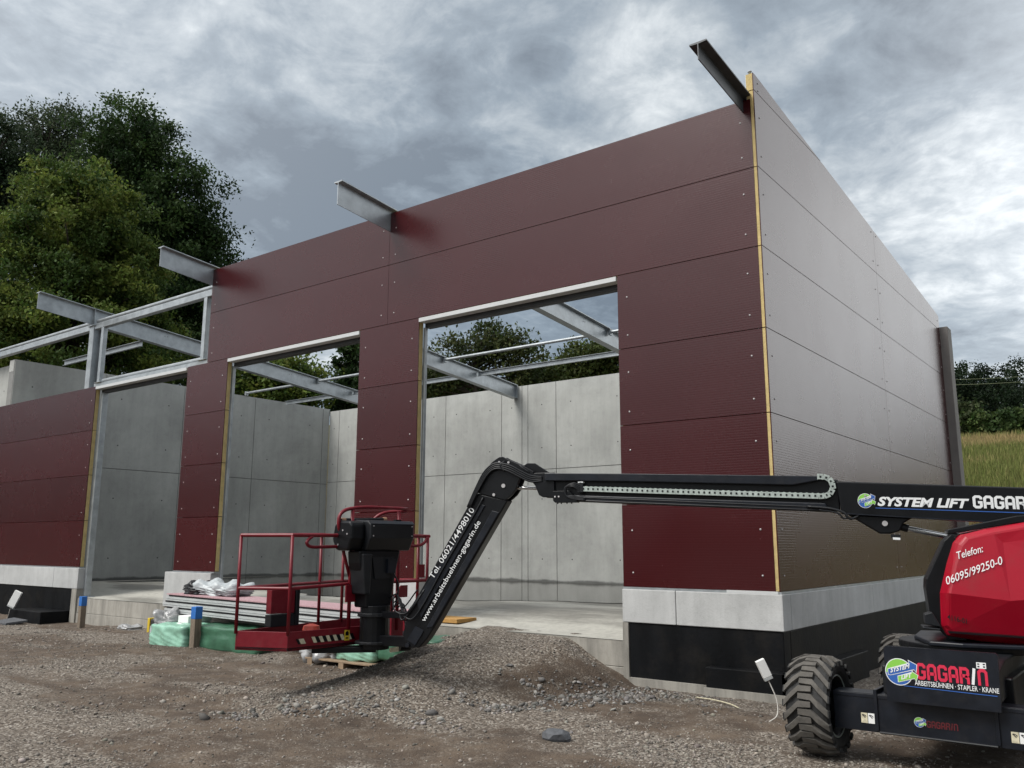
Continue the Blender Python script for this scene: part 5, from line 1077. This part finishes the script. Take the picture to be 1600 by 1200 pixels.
# far wood on the hill
def wood():
    rng = np.random.default_rng(77); Vs, Fs, Cs = [], [], []; off = 0
    P = []
    for row, dd in enumerate((0, 9, 18, 28, 40, 54, 70)):
        for t in np.arange(-62, 16, 5.0):
            x = t+rng.uniform(-2, 2); y = 100+dd+rng.uniform(-3, 3)
            P.append((x, y, row))
    for row, dd in enumerate((0, 7)):                     # unseen rows behind and left of the photographer, added to darken the cladding's reflection
        for t in np.arange(-60, 110, 6.0): P.append((t+rng.uniform(-2, 2), -52-dd+rng.uniform(-2, 2), 9))
        for t in np.arange(-58, 4, 6.0): P.append((-52-dd+rng.uniform(-2, 2), t+rng.uniform(-2, 2), 9))
    for row, dd in enumerate((0, 8, 16)):                    # unseen lower trees past the right edge, added to darken the side wall's reflection
        for t in np.arange(16, 120, 5.5): P.append((t+rng.uniform(-2, 2), 96+dd-0.5*(t-16)+rng.uniform(-2, 2), 5))
    P = np.array(P); h = rng.uniform(7.2, 11.8, len(P))*(0.85+0.5*fbm(P[:, 0]*0.06, P[:, 1]*0.06, 2, 6))*np.where(P[:, 2] == 5, 0.85, 1.0)
    z = terrain(P[:, 0], P[:, 1])
    for (x, y, row), hh, zz in zip(P, h, z):
        m = 40 if row < 3 else 28; d = rng.normal(size=(m, 3)); d /= np.linalg.norm(d, axis=1)[:, None]
        c = np.array([x, y, zz+hh*0.52])+d*np.array([2.9, 2.9, hh*0.48])*(1.45 if row == 9 else 1.0)*(0.5+0.5*rng.random((m, 1))); t = rng.random((m, 1)); g = rng.uniform(0.7, 1.25)
        cols = (np.array([[0.008, 0.016, 0.008]])*(1-t)+np.array([[0.017, 0.031, 0.012]])*t)*g
        V, F, C = leaves(rng, c, np.full(m, 1.15)*rng.uniform(0.7, 1.3, m), (110 if row != 9 else 40), (0.34 if row != 9 else 0.7), cols, 0.8)
        Vs.append(V); Fs.append(F+off); Cs.append(C); off += len(V)
    o = link('forest', arrays_mesh('forest', np.concatenate(Vs), np.concatenate(Fs), [M_LEAF], np.concatenate(Cs))); props(o, 'dark wood covering the hill behind the meadow, with unseen rows added around the yard', 'forest', kind='stuff')
wood()
for i, (u, v, dep, ru, rv, c1, c2, lab) in enumerate(((1502, 652, 92, 26, 26, (0.03, 0.042, 0.018), (0.055, 0.07, 0.03), 'grey-green bush at the wood edge nearest the hall'), (1530, 660, 90, 18, 16, (0.04, 0.065, 0.02), (0.07, 0.10, 0.03), 'fresh light green bush between the two broader bushes at the wood edge'), (1580, 660, 88, 34, 20, (0.025, 0.045, 0.014), (0.05, 0.075, 0.022), 'broad green bush at the wood edge at the right of the picture'))):
    tree('bush', lab, 'bushes along the wood edge', foot(u, dep), [blob(u, v+8, dep, ru, rv+8)], 60, 60, 0.45, c1, c2, 50+i, clump=0.9, shell=0.3, trunk_r=0.1, limbs=10)
def meadow():
    rng = np.random.default_rng(5); n = 150000
    dep = 24+rng.random(n)**1.3*80; ang = rng.uniform(0.44, 1.05, n)
    F2 = np.array([fw[0], fw[1]])/np.hypot(fw[0], fw[1]); R2 = np.array([F2[1], -F2[0]])
    x = CAM[0]+F2[0]*dep+R2[0]*dep*ang; y = CAM[1]+F2[1]*dep+R2[1]*dep*ang
    ok = (y > 13.6) & (x < 3+2*rng.random(n)); x, y = x[ok], y[ok]; n = len(x); z = terrain(x, y)
    hgt = rng.uniform(0.35, 0.95, n)*(0.6+0.8*fbm(x*0.15, y*0.15, 3, 3)); w = rng.uniform(0.02, 0.055, n)*(1+dep[ok]*0.012)
    a = rng.uniform(0, 6.28, n); dx, dy = np.cos(a)*w, np.sin(a)*w; lx, ly = rng.normal(0, 0.16, n), rng.normal(0, 0.16, n)
    V = np.stack([np.stack([x-dx, y-dy, z-0.03], -1), np.stack([x+dx, y+dy, z-0.03], -1), np.stack([x+lx*hgt, y+ly*hgt, z+hgt], -1)], 1).reshape(-1, 3)
    dry = np.clip(sstep(0.40, 0.62, fbm(x*0.09, y*0.16, 4, 17))+rng.normal(0, 0.22, n), 0, 1)[:, None]
    c = np.array([[0.115, 0.135, 0.034]])*(1-dry)+np.array([[0.27, 0.205, 0.095]])*dry; c = c*rng.uniform(0.7, 1.35, (n, 1))
    o = link('meadow_grass', arrays_mesh('meadow_grass', V, np.arange(n*3).reshape(-1, 3), [M_GRASS], np.repeat(c, 3, 0))); props(o, 'tall dry and green meadow grass on the slope at the right', 'grass', kind='stuff')
meadow()
# overhead line
e = empty('power_line', tuple(foot(1900, 60)), 'thin overhead power line crossing in front of the dark wood', 'power line')
pl0, pl1 = at(1330, 590, 74), at(1900, 548, 60)
for k in (0, 1):
    mb = MB(); pth = [pl0+(pl1-pl0)*t+np.array([0, 0, -0.9*4*t*(1-t)-0.42*k]) for t in np.linspace(0, 1, 15)]; mb.tube(pth, 0.013, mat('line_wire', (0.16, 0.18, 0.10), 0.5), 5); mb.build('wire', e)
for p in (pl0, pl1):
    mb = MB(); zt = float(terrain(p[:1], p[1:2])[0]); mb.tube([(p[0], p[1], zt-0.3), (p[0], p[1], p[2]+0.3)], [0.14, 0.10], M_WOOD, 8); mb.build('pole', e)
print('objects', len(bpy.data.objects))
